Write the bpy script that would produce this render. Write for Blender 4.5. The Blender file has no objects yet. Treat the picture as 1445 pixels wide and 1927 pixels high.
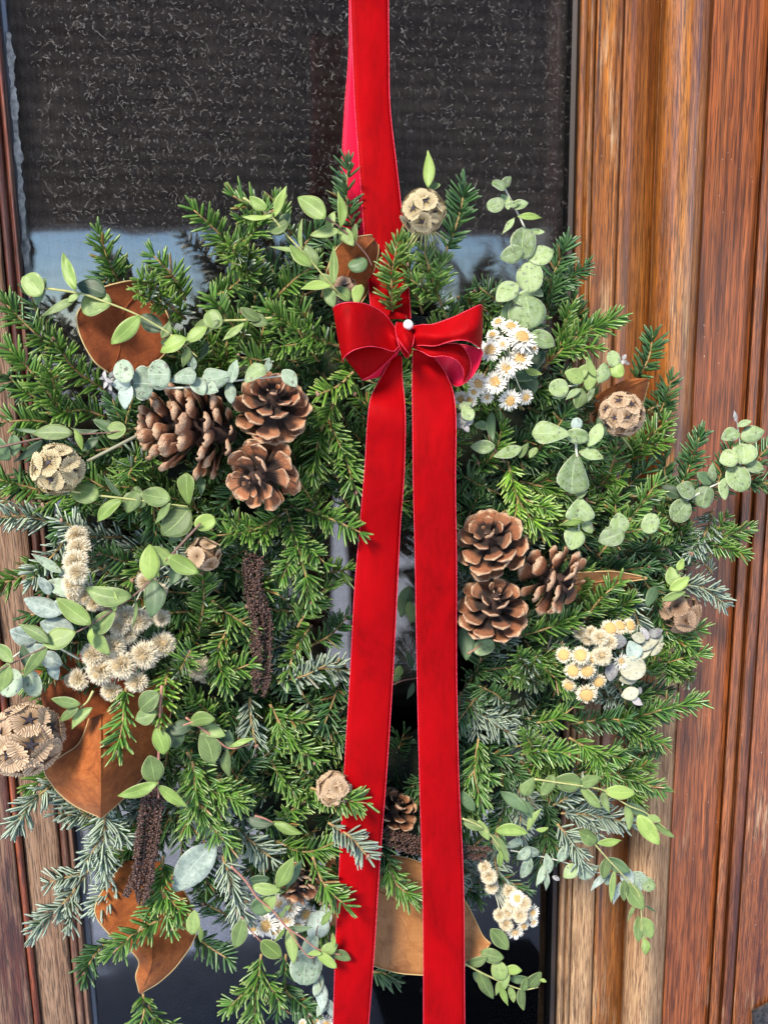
import bpy, math, random
import numpy as np
from mathutils import Matrix, Vector
S = bpy.context.scene
COL = S.collection
rng = np.random.default_rng(7)
random.seed(7)
rad = math.radians

# ------------------------------------------------------------------ camera
FPX = 1700.0                     # focal length in photo pixels (1445 x 1927)
CAM = np.array([0.0, -0.90, 0.0])
YAW, PITCH, ROLL = rad(14.0), rad(11.3), rad(-0.96)
fw = np.array([math.sin(YAW)*math.cos(PITCH), math.cos(YAW)*math.cos(PITCH), -math.sin(PITCH)])
r0 = np.array([math.cos(YAW), -math.sin(YAW), 0.0])
u0 = np.cross(r0, fw)
RT = r0*math.cos(ROLL) + u0*math.sin(ROLL)
UP = -r0*math.sin(ROLL) + u0*math.cos(ROLL)
BK = -fw
cd = bpy.data.cameras.new('camera'); cam = bpy.data.objects.new('camera', cd); COL.objects.link(cam)
cd.sensor_fit = 'VERTICAL'; cd.sensor_height = 36.0; cd.lens = FPX/1927*36
cd.clip_start = 0.02; cd.clip_end = 3000
cam.matrix_world = Matrix(((RT[0], UP[0], BK[0], CAM[0]), (RT[1], UP[1], BK[1], CAM[1]),
                           (RT[2], UP[2], BK[2], CAM[2]), (0, 0, 0, 1)))
S.camera = cam

# ------------------------------------------------------------------ light
SUN_EL, SUN_AZ = rad(40), rad(-38)      # azimuth: seen from the door looking out, towards the left of the picture
sd = np.array([math.sin(SUN_AZ)*math.cos(SUN_EL), -math.cos(SUN_AZ)*math.cos(SUN_EL), math.sin(SUN_EL)])  # towards the sun
w = bpy.data.worlds.new('World'); S.world = w; w.use_nodes = True
nt = w.node_tree
sky = nt.nodes.new('ShaderNodeTexSky'); sky.sky_type = 'NISHITA'; sky.sun_disc = False
sky.sun_elevation = SUN_EL; sky.sun_rotation = math.atan2(sd[0], sd[1])
sky.air_density = 1.0; sky.dust_density = 0.3; sky.ozone_density = 5.0; sky.altitude = 1500
bg = nt.nodes['Background']; bg.inputs[1].default_value = 0.15
nt.links.new(sky.outputs[0], bg.inputs[0])
sl = bpy.data.lights.new('sun', 'SUN'); sl.energy = 3.6; sl.angle = rad(14); sl.color = (1.0, 0.91, 0.78)
so = bpy.data.objects.new('sun', sl); COL.objects.link(so)
so.rotation_mode = 'QUATERNION'; so.rotation_quaternion = Vector(sd).to_track_quat('Z', 'Y')
so.location = Vector(sd*5)
S.view_settings.view_transform = 'Standard'; S.view_settings.look = 'None'
S.view_settings.exposure = 0.95; S.view_settings.gamma = 1.0
S.cycles.max_bounces = 6; S.cycles.diffuse_bounces = 3; S.cycles.glossy_bounces = 3
S.cycles.transparent_max_bounces = 8; S.cycles.caustics_reflective = False; S.cycles.caustics_refractive = False

# ------------------------------------------------------------------ photo <-> world
def ray(px, py):
    v = fw*1.0 + RT*((px-722.5)/FPX) - UP*((py-963.5)/FPX)
    return v
def P(px, py, d=0.0):
    """world point of a photo pixel on the plane d metres in front of the door face"""
    v = ray(px, py); t = (-d-CAM[1])/v[1]
    return CAM + v*t
def mpp(p):
    return float(np.dot(p-CAM, fw))/FPX

# ------------------------------------------------------------------ helpers
def tag(o, label=None, cat=None, group=None, kind=None):
    if label: o['label'] = label
    if cat: o['category'] = cat
    if group: o['group'] = group
    if kind: o['kind'] = kind
    return o
def empty(name, loc, label, cat, group=None):
    o = bpy.data.objects.new(name, None); COL.objects.link(o)
    o.location = Vector(loc); o.empty_display_size = 0.01
    return tag(o, label, cat, group)
def link(o, parent):
    COL.objects.link(o)
    if parent is not None:
        o.parent = parent
def smooth(me, a=True):
    me.polygons.foreach_set('use_smooth', [a]*len(me.polygons))
class MB:
    def __init__(s): s.v = []; s.f = []; s.n = 0; s.uv = []; s.m = []
    def add(s, V, F, uv=None, m=0):
        V = np.asarray(V, float)
        s.v.append(V)
        for f in F: s.f.append(tuple(int(i)+s.n for i in f))
        s.m += [m]*len(F)
        s.uv.append(np.zeros((len(V), 2)) if uv is None else np.asarray(uv, float))
        s.n += len(V)
    def mesh(s, name, mats, sm=True):
        V = np.concatenate(s.v); me = bpy.data.meshes.new(name)
        me.from_pydata(V.tolist(), [], s.f)
        UV = np.concatenate(s.uv)
        l = me.uv_layers.new(name='UVMap')
        idx = np.empty(len(me.loops), dtype=np.int32); me.loops.foreach_get('vertex_index', idx)
        l.data.foreach_set('uv', UV[idx].ravel().astype(np.float32))
        for m in (mats if isinstance(mats, (list, tuple)) else [mats]): me.materials.append(m)
        if max(s.m) > 0: me.polygons.foreach_set('material_index', s.m)
        if sm: smooth(me)
        me.update(); return me
    def build(s, name, mats, parent=None, sm=True, origin=None):
        if origin is None and parent is not None: origin = np.array(parent.location)
        if origin is not None: s.v = [v-np.asarray(origin) for v in s.v]
        o = bpy.data.objects.new(name, s.mesh(name, mats, sm)); link(o, parent)
        if parent is None and origin is not None: o.location = Vector(origin)
        return o
def unit(a):
    a = np.asarray(a, float); return a/np.maximum(np.linalg.norm(a, axis=-1, keepdims=True), 1e-9)
def catmull(pts, n):
    """n points along a smooth curve through pts"""
    p = np.asarray(pts, float); k = len(p)
    if k == 1: return np.repeat(p, n, 0)
    if k == 2:
        t = np.linspace(0, 1, n)[:, None]; return p[0]*(1-t)+p[1]*t
    q = np.vstack([2*p[0]-p[1], p, 2*p[-1]-p[-2]])
    t = np.linspace(0, k-1-1e-6, n); i = t.astype(int); f = (t-i)[:, None]
    a, b, c, d = q[i], q[i+1], q[i+2], q[i+3]
    return 0.5*((2*b)+(-a+c)*f+(2*a-5*b+4*c-d)*f*f+(-a+3*b-3*c+d)*f**3)
def tube_add(mb, pts, r, sides=6, m=0):
    pts = np.asarray(pts, float); n = len(pts)
    r = np.full(n, r) if np.isscalar(r) else np.asarray(r)
    T = unit(np.gradient(pts, axis=0))
    ref = np.array([0.13, -0.9, 0.31]); A = unit(np.cross(T, ref)); B = np.cross(T, A)
    th = np.linspace(0, 2*np.pi, sides, endpoint=False)
    V = pts[:, None]+r[:, None, None]*(np.cos(th)[None, :, None]*A[:, None]+np.sin(th)[None, :, None]*B[:, None])
    V = V.reshape(-1, 3); F = []
    for i in range(n-1):
        for j in range(sides):
            a = i*sides+j; b = i*sides+(j+1) % sides
            F.append((a, b, b+sides, a+sides))
    F.append(tuple(range(sides))[::-1]); F.append(tuple((n-1)*sides+j for j in range(sides)))
    uv = np.stack([np.tile(th/6.28, n), np.repeat(np.linspace(0, 1, n), sides)], 1)
    mb.add(V, F, uv, m)
def ball_add(mb, c, r, seg=8, rings=5, m=0, axes=None):
    V = []; F = []
    ax = np.eye(3) if axes is None else axes
    rr = np.array([r]*3 if np.isscalar(r) else r)
    for i in range(rings+1):
        a = math.pi*i/rings
        for j in range(seg):
            b = 2*math.pi*j/seg
            V.append(np.array([math.sin(a)*math.cos(b), math.sin(a)*math.sin(b), math.cos(a)])*rr@ax+c)
    for i in range(rings):
        for j in range(seg):
            F.append((i*seg+j, i*seg+(j+1) % seg, (i+1)*seg+(j+1) % seg, (i+1)*seg+j))
    mb.add(V, F, None, m)
def box_add(mb, lo, hi, m=0):
    x0, y0, z0 = lo; x1, y1, z1 = hi
    V = [(x0,y0,z0),(x1,y0,z0),(x1,y1,z0),(x0,y1,z0),(x0,y0,z1),(x1,y0,z1),(x1,y1,z1),(x0,y1,z1)]
    F = [(0,3,2,1),(4,5,6,7),(0,1,5,4),(1,2,6,5),(2,3,7,6),(3,0,4,7)]
    mb.add(V, F, None, m)
def sheet_add(mb, G, th, m=0, uv=None):
    """G: (nv, nu, 3) grid; gives it a back side th behind along the normal"""
    nv, nu = G.shape[:2]
    dv = np.gradient(G, axis=0); du = np.gradient(G, axis=1)
    N = unit(np.cross(du, dv))
    if np.mean(N@BK) < 0: N = -N
    V = np.concatenate([G.reshape(-1, 3), (G-N*th).reshape(-1, 3)])
    n = nv*nu; F = []
    for i in range(nv-1):
        for j in range(nu-1):
            a = i*nu+j; b = a+1; c = b+nu; d = a+nu
            F.append((a, b, c, d)); F.append((n+a, n+d, n+c, n+b))
    rim = [j for j in range(nu)]+[i*nu+nu-1 for i in range(1, nv)]+[(nv-1)*nu+j for j in range(nu-2, -1, -1)]+[i*nu for i in range(nv-2, 0, -1)]
    for k in range(len(rim)):
        a, b = rim[k], rim[(k+1) % len(rim)]
        F.append((b, a, n+a, n+b))
    if uv is None:
        uu, vv = np.meshgrid(np.linspace(0, 1, nu), np.linspace(0, 1, nv))
        uv = np.stack([uu.ravel(), vv.ravel()], 1)
    mb.add(V, F, np.concatenate([uv, uv]), m)

# ------------------------------------------------------------------ materials
class NG:
    def __init__(s, name):
        s.m = bpy.data.materials.new(name); s.m.use_nodes = True; s.t = s.m.node_tree
        s.b = s.t.nodes['Principled BSDF']; s.out = s.t.nodes['Material Output']
    def n(s, typ, **kw):
        nd = s.t.nodes.new(typ)
        for k, v in kw.items():
            if k.startswith('i_'):
                key = k[2:]; key = int(key) if key.isdigit() else key.replace('_', ' ')
                s.set(nd.inputs[key], v)
            else: setattr(nd, k, v)
        return nd
    def set(s, inp, v):
        if isinstance(v, bpy.types.NodeSocket): s.t.links.new(v, inp)
        else: inp.default_value = v
    def p(s, key, v): s.set(s.b.inputs[key], v)
    def ramp(s, fac, stops, interp='LINEAR'):
        r = s.n('ShaderNodeValToRGB'); s.set(r.inputs[0], fac); e = r.color_ramp.elements
        r.color_ramp.interpolation = interp
        while len(e) < len(stops): e.new(0.5)
        for i, (pos, c) in enumerate(stops):
            e[i].position = pos; e[i].color = (c, c, c, 1) if np.isscalar(c) else (*c, 1)
        return r.outputs[0]
    def mix(s, fac, a, b, typ='MIX'):
        nd = s.n('ShaderNodeMix', data_type='RGBA', blend_type=typ)
        s.set(nd.inputs[0], fac); 
        s.set(nd.inputs[6], (*a, 1) if isinstance(a, tuple) else a)
        s.set(nd.inputs[7], (*b, 1) if isinstance(b, tuple) else b)
        return nd.outputs[2]
    def math(s, op, a, b=0.0, clamp=False):
        nd = s.n('ShaderNodeMath', operation=op, use_clamp=clamp); s.set(nd.inputs[0], a); s.set(nd.inputs[1], b)
        return nd.outputs[0]
    def coord(s, kind='Object', scale=(1, 1, 1), loc=(0, 0, 0)):
        tc = s.n('ShaderNodeTexCoord'); mp = s.n('ShaderNodeMapping')
        s.set(mp.inputs['Vector'], tc.outputs[kind]); mp.inputs['Scale'].default_value = scale
        mp.inputs['Location'].default_value = loc
        return mp.outputs[0]
    def noise(s, vec, scale, detail=3.0, rough=0.5, dist=0.0):
        nd = s.n('ShaderNodeTexNoise'); s.set(nd.inputs['Vector'], vec); nd.inputs['Scale'].default_value = scale
        nd.inputs['Detail'].default_value = detail; nd.inputs['Roughness'].default_value = rough
        nd.inputs['Distortion'].default_value = dist
        return nd.outputs['Fac']
    def bump(s, h, strength=0.3, dist=0.001):
        nd = s.n('ShaderNodeBump'); s.set(nd.inputs['Height'], h); nd.inputs['Strength'].default_value = strength
        nd.inputs['Distance'].default_value = dist; s.p('Normal', nd.outputs[0])
    def attr(s, name):
        return s.n('ShaderNodeAttribute', attribute_name=name).outputs['Fac']
    def rnd(s): return s.n('ShaderNodeObjectInfo').outputs['Random']

def wood(name, dark, mid, light, weather, wear=0.5, seed=0.0, wear_z=0.0, coat=0.5, fine=1.0, red=(0.16, 0.035, 0.012), redamt=0.3):
    g = NG(name)
    v1 = g.coord('Object', (1, 1, 0.036), (seed, seed*1.7, seed))
    v2 = g.coord('Object', (1, 1, 0.022), (seed*2, seed, 0))
    v3 = g.coord('Object', (1, 1, 0.12), (seed, 3, seed))
    broad = g.noise(v1, 55, 3, 0.6, 0.6)
    rings = g.noise(v2, 330*fine, 3, 0.65, 0.3)
    pores = g.noise(v1, 1100*fine, 2, 0.6, 0.1)
    c = g.ramp(broad, [(0.25, dark), (0.5, mid), (0.78, light)])
    c = g.mix(g.math('MULTIPLY', g.ramp(g.noise(v1, 22, 2), [(0.45, 0.0), (0.62, 1.0)]), redamt), c, red)
    c = g.mix(0.85, c, g.ramp(rings, [(0.34, 0.22), (0.46, 0.75), (0.62, 1.25)]), 'MULTIPLY')
    pm = g.ramp(pores, [(0.40, 1.0), (0.50, 0.0)])
    fine_ = g.ramp(g.noise(g.coord('Object', (1, 1, 0.02), (seed, 1, 2)), 1900*fine, 2, .6), [(0.38, .60), (0.56, 1.10)])
    c = g.mix(0.8, c, fine_, 'MULTIPLY')
    # worn, greyed patches: bare wood where the varnish is gone
    tc = g.n('ShaderNodeTexCoord'); sx = g.n('ShaderNodeSeparateXYZ'); g.set(sx.inputs[0], tc.outputs['Object'])
    wn = g.noise(v3, 42, 5, 0.68, 0.4)
    wn2 = g.noise(v1, 200, 3, 0.6)
    wv = g.math('ADD', wn, g.math('MULTIPLY', wn2, 0.35))
    wv = g.math('ADD', wv, g.math('MULTIPLY', g.math('SUBTRACT', sx.outputs[2], 1.35), -wear_z))
    thr = 0.98-wear*0.6
    wm = g.ramp(wv, [(min(max(thr-0.04, 0), .97), 0.0), (min(thr+0.08, 1.0), 1.0)])
    wc = g.mix(g.ramp(rings, [(0.35, 0.0), (0.6, 1.0)]), (weather[0]*.62, weather[1]*.5, weather[2]*.42), weather)
    c = g.mix(wm, c, wc)
    c = g.mix(g.math('MULTIPLY', pm, 0.75), c, tuple(x*0.25 for x in dark))
    c = g.mix(g.math('MULTIPLY', g.ramp(g.noise(g.coord('Object', (1, 1, .35), (seed, seed, 0)), 16, 4, .65), [(.56, 0.0), (.70, 1.0)]), .45), c, tuple(x*.35 for x in dark))
    cracks = g.ramp(g.noise(v2, 140, 4, 0.7), [(0.30, 1.0), (0.345, 0.0)])
    c = g.mix(g.math('MULTIPLY', cracks, 0.8), c, (0.012, 0.006, 0.004))
    specks = g.ramp(g.noise(g.coord('Object', (1, 1, .7), (seed, 0, 5)), 420, 1, 0.5), [(0.80, 0.0), (0.82, 1.0)])
    c = g.mix(specks, c, (0.5, 0.42, 0.35))
    g.p('Base Color', c)
    g.p('Roughness', g.mix(wm, (0.34,)*3, (0.8,)*3))
    g.p('Coat Weight', g.math('MULTIPLY', g.math('SUBTRACT', 1.0, wm), coat)); g.p('Coat Roughness', 0.16)
    h = g.math('SUBTRACT', g.math('MULTIPLY', rings, 0.6), g.math('ADD', g.math('MULTIPLY', pm, 0.5), g.math('MULTIPLY', cracks, 1.2)))
    g.bump(h, 0.55, 0.0006)
    return g.m

ORANGE = ((0.16, 0.044, 0.008), (0.42, 0.145, 0.022), (0.62, 0.26, 0.050))
REDB = ((0.19, 0.052, 0.012), (0.30, 0.082, 0.020), (0.39, 0.122, 0.032))
TAN = (0.50, 0.31, 0.16)
M_bead = wood('varnished_oak_bead', *ORANGE, TAN, 0.42, 1.0, .30, 0.7)
M_strip = wood('worn_oak_strip', *ORANGE, TAN, 0.48, 2.0, .36, 0.3)
M_cove = wood('orange_oak_cove', *ORANGE, TAN, 0.16, 3.0, .16, 0.7, redamt=0.45)
M_roll = wood('orange_oak_roll', *ORANGE, TAN, 0.30, 4.0, .52, 0.75, redamt=0.2)
M_stile = wood('red_brown_stile', *REDB, (0.33, 0.2, 0.13), 0.10, 5.0, .16, 0.22, 0.55, redamt=.15)
M_jamb = wood('orange_jamb', (0.13, 0.034, 0.009), (0.30, 0.088, 0.020), (0.40, 0.14, 0.034), (0.42, 0.25, 0.15), 0.22, 6.0, .06, 0.4)
M_brown = wood('brown_jamb', (0.10, 0.030, 0.011), (0.23, 0.070, 0.022), (0.31, 0.11, 0.036), (0.36, 0.20, 0.12), 0.24, 7.0, .06, 0.3)
M_lred = wood('dark_red_weathered', (0.05, 0.014, 0.008), (0.13, 0.032, 0.016), (0.20, 0.06, 0.03), (0.23, 0.13, 0.085), 0.5, 8.0, .1, 0.3)
M_ltan = wood('grey_tan_weathered', (0.06, 0.025, 0.012), (0.17, 0.08, 0.04), (0.26, 0.13, 0.07), (0.30, 0.185, 0.115), 0.85, 9.0, .1, 0.0)
M_lor = wood('orange_red_left', (0.08, 0.018, 0.006), (0.24, 0.05, 0.012), (0.33, 0.08, 0.02), (0.25, 0.15, 0.1), 0.2, 10.0, .0, 0.5)

def plain(name, col, rough=0.6, metal=0.0, **kw):
    g = NG(name); g.p('Base Color', (*col, 1)); g.p('Roughness', rough); g.p('Metallic', metal)
    for k, v in kw.items(): g.p(k.replace('_', ' '), v)
    return g.m
def mottled(name, a, b, scale=120, rough=0.7, bump=0.3, detail=4, **kw):
    g = NG(name); n = g.noise(g.coord(), scale, detail, 0.6)
    g.p('Base Color', g.ramp(n, [(0.3, a), (0.7, b)])); g.p('Roughness', rough)
    g.bump(g.noise(g.coord(), scale*3, 3), bump, 0.0006)
    for k, v in kw.items(): g.p(k.replace('_', ' '), v)
    return g.m
# ------------------------------------------------------------------ the ground and porch (seen in the glass)
def gmesh(name, lo, hi, mat, kind='structure', label=None, cat=None):
    mb = MB(); box_add(mb, lo, hi); o = mb.build(name, mat, None, False, origin=((lo[0]+hi[0])/2, (lo[1]+hi[1])/2, lo[2]))
    if kind: o['kind'] = kind
    if label: tag(o, label, cat)
    return o
g = NG('snowy_ground'); n = g.noise(g.coord(), 0.6, 5)
g.p('Base Color', g.ramp(n, [(0.30, (0.45, 0.45, 0.44)), (0.5, (0.80, 0.82, 0.86))])); g.p('Roughness', 0.9)
GZ = -1.62
mb = MB(); mb.add([(-400, -900, GZ), (400, -900, GZ), (400, -1.1, GZ), (-400, -1.1, GZ)], [(0, 1, 2, 3)])
tag(mb.build('ground', g.m, None, False), kind='structure')
M_floor = mottled('porch_boards', (0.50, 0.53, 0.60), (0.62, 0.65, 0.72), 30)
gmesh('porch_floor', (-3, -1.6, GZ-0.3), (3, 0.06, GZ+0.06), M_floor)
# ------------------------------------------------------------------ door and frame
ZT, ZB = 0.66, -1.35
def XD(px, y, row=963): return P(px, row, -y)[0]
def moulding(name, prof, mat, parent, z0=ZB, z1=ZT, res=1, wob=0.0):
    """extrude a (photo x, recess) profile upright; a closed back 4 cm behind"""
    pts = np.array(prof)
    if res > 1: pts = catmull(pts, len(pts)*res)
    zs = np.linspace(z0, z1, 120); n = len(pts)
    V = []
    r_ = np.random.default_rng(abs(hash(name)) % 9999 if False else len(name)*7)
    ph = r_.uniform(0, 6, 4)
    for z in zs:
        dx = wob*(math.sin(z*9+ph[0])+0.6*math.sin(z*31+ph[1])+0.4*math.sin(z*83+ph[2]))
        for (x, y) in pts: V.append((x+dx, y+dx*0.3, z))
    V = np.array(V); F = []
    for i in range(len(zs)-1):
        for j in range(n-1):
            a = i*n+j; F.append((a, a+1, a+1+n, a+n))
    m = len(V)
    back = []
    for z in (z0, z1): back += [(pts[0][0], 0.075, z), (pts[-1][0], 0.075, z)]
    V = np.concatenate([V, back])
    top = (len(zs)-1)*n
    F += [tuple([m]+[j for j in range(n)][::1]+[m+1])[::1], tuple([m+3]+[top+j for j in range(n)][::-1]+[m+2])]
    F += [tuple([m, m+2]+[i*n for i in range(len(zs))][::-1]), tuple([m+1]+[i*n+n-1 for i in range(len(zs))]+[m+3])]
    F += [(m, m+1, m+3, m+2)]
    mb = MB(); mb.add(V, F)
    me = mb.mesh(name, mat, False)
    sm = [len(p.vertices) == 4 and res > 1 for p in me.polygons]; me.polygons.foreach_set('use_smooth', sm)
    if parent is not None: me.transform(Matrix.Translation(-parent.location))
    o = bpy.data.objects.new(name, me); link(o, parent); return o
door = empty('front_door', (0, 0.0, ZB), 'weathered varnished wooden door with a dark glazed panel behind the wreath', 'door')
def pr(L): return [(XD(px, y), y) for px, y in L]
moulding('glazing_seal', pr([(1055, .046), (1056, .030), (1064, .027), (1068, .029)]), plain('dark_seal', (.030, .018, .012), .6), door)
moulding('glazing_bead', pr([(1069, .030), (1070, .014), (1073, .010), (1077, .0085), (1081, .011), (1083, .0165), (1084.5, .0165), (1086, .012), (1090, .0095), (1094, .012), (1096, .018)]), M_bead, door, res=3)
moulding('moulding_strip', pr([(1097, .020), (1098, .012), (1110, .0105), (1130, .0100), (1140, .0110), (1142.5, .017)]), M_strip, door, res=3, wob=.0002)
moulding('moulding_cove', pr([(1143.5, .019), (1146, .0125), (1158, .0125), (1172, .016), (1188, .021), (1200, .026), (1206, .030)]), M_cove, door, res=3)
moulding('moulding_roll', pr([(1207, .031), (1210, .018), (1216, .010), (1226, .003), (1238, -.004), (1250, -.0085), (1261, -.0095), (1272, -.007), (1281, -.002), (1287, .002), (1290, .006), (1292, .010)]), M_roll, door, res=3, wob=.0002)
moulding('stile', pr([(1293, .012), (1294, .0050), (1300, .0040), (1380, .0040), (1389, .0045), (1391, .012)]), M_stile, door)
# left side (photo x at the bottom row)
def pl(L): return [(XD(px, y, 1927), y) for px, y in L]
moulding('glazing_seal', pl([(174, .029), (178, .027), (184, .030), (186, .046)]), plain('grey_seal', (.16, .18, .21), .3), door)
moulding('glazing_bead', pl([(146, .018), (148, .011), (153, .009), (159, .011), (162, .015), (165, .0095), (169, .0085), (173, .013), (174, .024)]), M_lred, door, res=3)
moulding('moulding_strip', pl([(80, .013), (81, .0085), (95, .0075), (120, .0075), (140, .009), (144, .0125)]), M_ltan, door, res=3, wob=.0003)
moulding('moulding_fillet', pl([(65, .009), (66, .003), (72, .0025), (78, .005), (79, .011)]), M_lor, door, res=3)
moulding('stile', pl([(-130, .001), (-60, .000), (30, .0), (58, .001), (64, .004), (64.8, .010)]), M_lred, door, res=2)
# peeling putty along the left edge of the glass
mb = MB(); r_ = np.random.default_rng(3)
N_ = 70; L_ = []
for i in range(N_):
    row = 60+i*470/N_
    c = 12+row*0.078
    hw = 2.5+3.0*r_.random()+2.5*math.sin(i*0.23)**2
    L_.append([P(c-hw, row, -.0262), P(c+hw*r_.uniform(.6, 1.5), row, -.0262)])
G_ = np.array(L_); sheet_add(mb, G_, 0.0012)
o = mb.build('peeling_putty', mottled('flaking_white_putty', (.10, .11, .11), (.62, .60, .54), 160), door, False)
# glass pane
YG = 0.040
xl = XD(176, YG, 1927)-0.10; xl = P(0, 0, -YG)[0]-0.02; xr = P(1064, 963, -YG)[0]
g = NG('dusty_glass')
tr = g.n('ShaderNodeBsdfTransparent'); gl = g.n('ShaderNodeBsdfGlossy'); gl.inputs['Roughness'].default_value = 0.035
fr = g.n('ShaderNodeFresnel'); fr.inputs['IOR'].default_value = 1.70
ms = g.n('ShaderNodeMixShader'); g.set(ms.inputs[0], fr.outputs[0]); g.set(ms.inputs[1], tr.outputs[0]); g.set(ms.inputs[2], gl.outputs[0])
wv = g.noise(g.coord('Object', (1, 1, .8)), 9, 2); bn = g.n('ShaderNodeBump'); g.set(bn.inputs['Height'], wv)
bn.inputs['Strength'].default_value = .10; bn.inputs['Distance'].default_value = .004; g.set(gl.inputs['Normal'], bn.outputs[0])
g.set(g.out.inputs[0], ms.outputs[0])
mb = MB(); box_add(mb, (xl, YG, ZB), (xr, YG+.005, ZT)); mb.build('glass_pane', g.m, door, False)
mb = MB(); box_add(mb, (xl, YG+.010, ZB), (xr, YG+.014, ZT)); mb.build('glass_pane', g.m, door, False)  # second pane added to strengthen the reflections
# insect screen behind the glass
g = NG('insect_screen'); c = g.coord('Object')
vx = g.n('ShaderNodeTexWave', wave_type='BANDS', bands_direction='X', i_Scale=330.0, i_Vector=c, i_Distortion=1.2)
n1 = g.noise(g.coord('Object', (1, 1, .05)), 420, 3, .7)
n2 = g.noise(g.coord('Object', (1, 1, 1)), 18, 4, .6)
k = g.math('MULTIPLY', g.math('ADD', g.math('MULTIPLY', n1, 0.8), g.math('MULTIPLY', vx.outputs['Fac'], 0.3)), n2)
wv2 = g.n('ShaderNodeTexWave', wave_type='BANDS', bands_direction='Z', i_Scale=22.0, i_Vector=g.coord('Object', (.25, 1, 1)), i_Distortion=4.0)
k = g.math('MULTIPLY', k, g.math('ADD', g.math('MULTIPLY', wv2.outputs['Fac'], .5), .75))
cc = g.ramp(k, [(0.12, (.125, .088, .066)), (0.5, (.33, .25, .19))])
sp1 = g.ramp(g.noise(g.coord('Object', (1, 1, .6)), 1300, 2, .6), [(.66, 0.0), (.74, 1.0)]); cl = g.ramp(g.noise(g.coord('Object'), 28, 4, .7), [(.40, .1), (.62, .9)])
g.p('Base Color', g.mix(g.math('MULTIPLY', sp1, cl), cc, (.70, .64, .58))); g.p('Roughness', .8)
g.p('Specular IOR Level', .15)
mb = MB(); box_add(mb, (xl, .058, ZB), (xr, .062, ZT)); mb.build('insect_screen', g.m, door, False)
# lint fibres caught on the screen
mb = MB(); r_ = np.random.default_rng(11)
V = []; F = []
nf = 17000
for i in range(nf):
    if i % 9 == 0: cl_ = (r_.uniform(0, 1075), r_.uniform(-20, 500))
    px, py = cl_[0]+r_.normal(0, 9), cl_[1]+r_.normal(0, 7)
    if r_.random() < .72 or not (-20 < py < 520): px, py = r_.uniform(-5, 1080), r_.uniform(-20, 520) if i < 15500 else r_.uniform(520, 1960)
    fr_y = YG-.0006 if i % 2 else .0572; c0 = P(px, py, -fr_y)
    a = r_.uniform(0, 6.28); L = (r_.random()**3)*.0036+.0005; k1 = r_.normal(0, 1.5); k2 = r_.normal(0, 2)
    wd = r_.uniform(.00004, .000085)*(1.8 if r_.random() < .06 else 1)
    x, z = 0., 0.; pts = []
    for s_ in range(6):
        pts.append((x, z, a)); a += (k1+k2*(s_-2.5)*.6)*.33; x += math.cos(a)*L/3; z += math.sin(a)*L/3
    b0 = len(V)
    for (x, z, aa) in pts:
        for sg in (-1, 1): V.append((c0[0]+x-math.sin(aa)*wd*sg, c0[1]-abs(x)*.12, c0[2]+z+math.cos(aa)*wd*sg))
    for s_ in range(5): F.append((b0+2*s_, b0+2*s_+1, b0+2*s_+3, b0+2*s_+2))
mb.add(V, F); o = mb.build('lint_fibres', plain('pale_lint', (.36, .34, .31), .9), door, False); o['kind'] = 'stuff'

fr_ = empty('door_frame', (XD(1400, 0), 0, ZB), 'worn brown and orange grooved jamb along the right edge of the door', 'door frame')
moulding('jamb_strip', pr([(1392, .014), (1393, .000), (1397, -.003), (1405, -.004), (1412, -.002), (1414, .004), (1415, .008)]), M_jamb, fr_, res=3)
moulding('jamb_fillet', pr([(1416, .006), (1418, -.003), (1424, -.0065), (1432, -.007), (1439, -.004), (1441, .004)]), M_brown, fr_, res=3)
moulding('jamb_board', pr([(1442, .006), (1443, -.004), (1450, -.0055), (1560, -.0055), (1720, -.0055)]), M_jamb, fr_)
# black latch plate at the lower right
lp = MB(); a = P(1417, 1905, .012); e1 = unit(P(1470, 1880, .012)-P(1415, 1907, .012)); e2 = unit(P(1417, 1990, .012)-P(1415, 1905, .012)); nn = np.array([0, -1., 0])
for (o_, s_, t_) in ((0, 0.06, .0035),):
    V = []
    for dn in (0, t_):
        for (p, q) in ((0, 0), (.05, 0), (.05, .09), (0, .09)):
            ins = .0008 if dn else 0
            V.append(a+e1*(p+(ins if p == 0 else -ins))+e2*(q+(ins if q == 0 else -ins))+nn*(dn-.004))
    lp.add(V, [(0, 1, 2, 3), (7, 6, 5, 4), (0, 4, 5, 1), (1, 5, 6, 2), (2, 6, 7, 3), (3, 7, 4, 0)])
o = lp.build('latch_plate', mottled('aged_black_metal', (.02, .02, .022), (.16, .14, .12), 160, .45, Metallic=.7), None, False, origin=a)
tag(o, 'corner of a dark aged metal plate at the lower right on the jamb', 'latch plate')

# ------------------------------------------------------------------ what the glass mirrors: header, added pale and dark blocks, trees
def refl(px, py, ydist):
    gp = P(px, py, -YG); v = ray(px, py); t = (ydist-YG)/v[1]
    return np.array([gp[0]+v[0]*t, YG-(ydist-YG), gp[2]+v[2]*t])
hz = refl(300, 408, 2.8); hz2 = refl(800, 450, 2.8)
M_beam = mottled('dark_brown_paint', (.022, .018, .015), (.035, .028, .024), 8, .6)
zb = 0.5*(hz[2]+hz2[2]); print('header z', hz, hz2, refl(1030, 400, 2.8), refl(500, -20, 2.8))
gmesh('porch_beam', (-2.6, -2.95, zb), (3.4, -2.75, zb+.16), mottled('brown_beam', (.05, .032, .024), (.08, .05, .038), 10), None, 'brown porch beam mirrored as the edge above the blue sky', 'beam')
gmesh('porch_gable', (-2.6, -2.99, zb+.16), (3.4, -2.80, zb+1.25), M_beam, None, 'dark porch gable mirrored in the upper glass', 'gable')
p1 = refl(1030, 430, 2.6)
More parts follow.
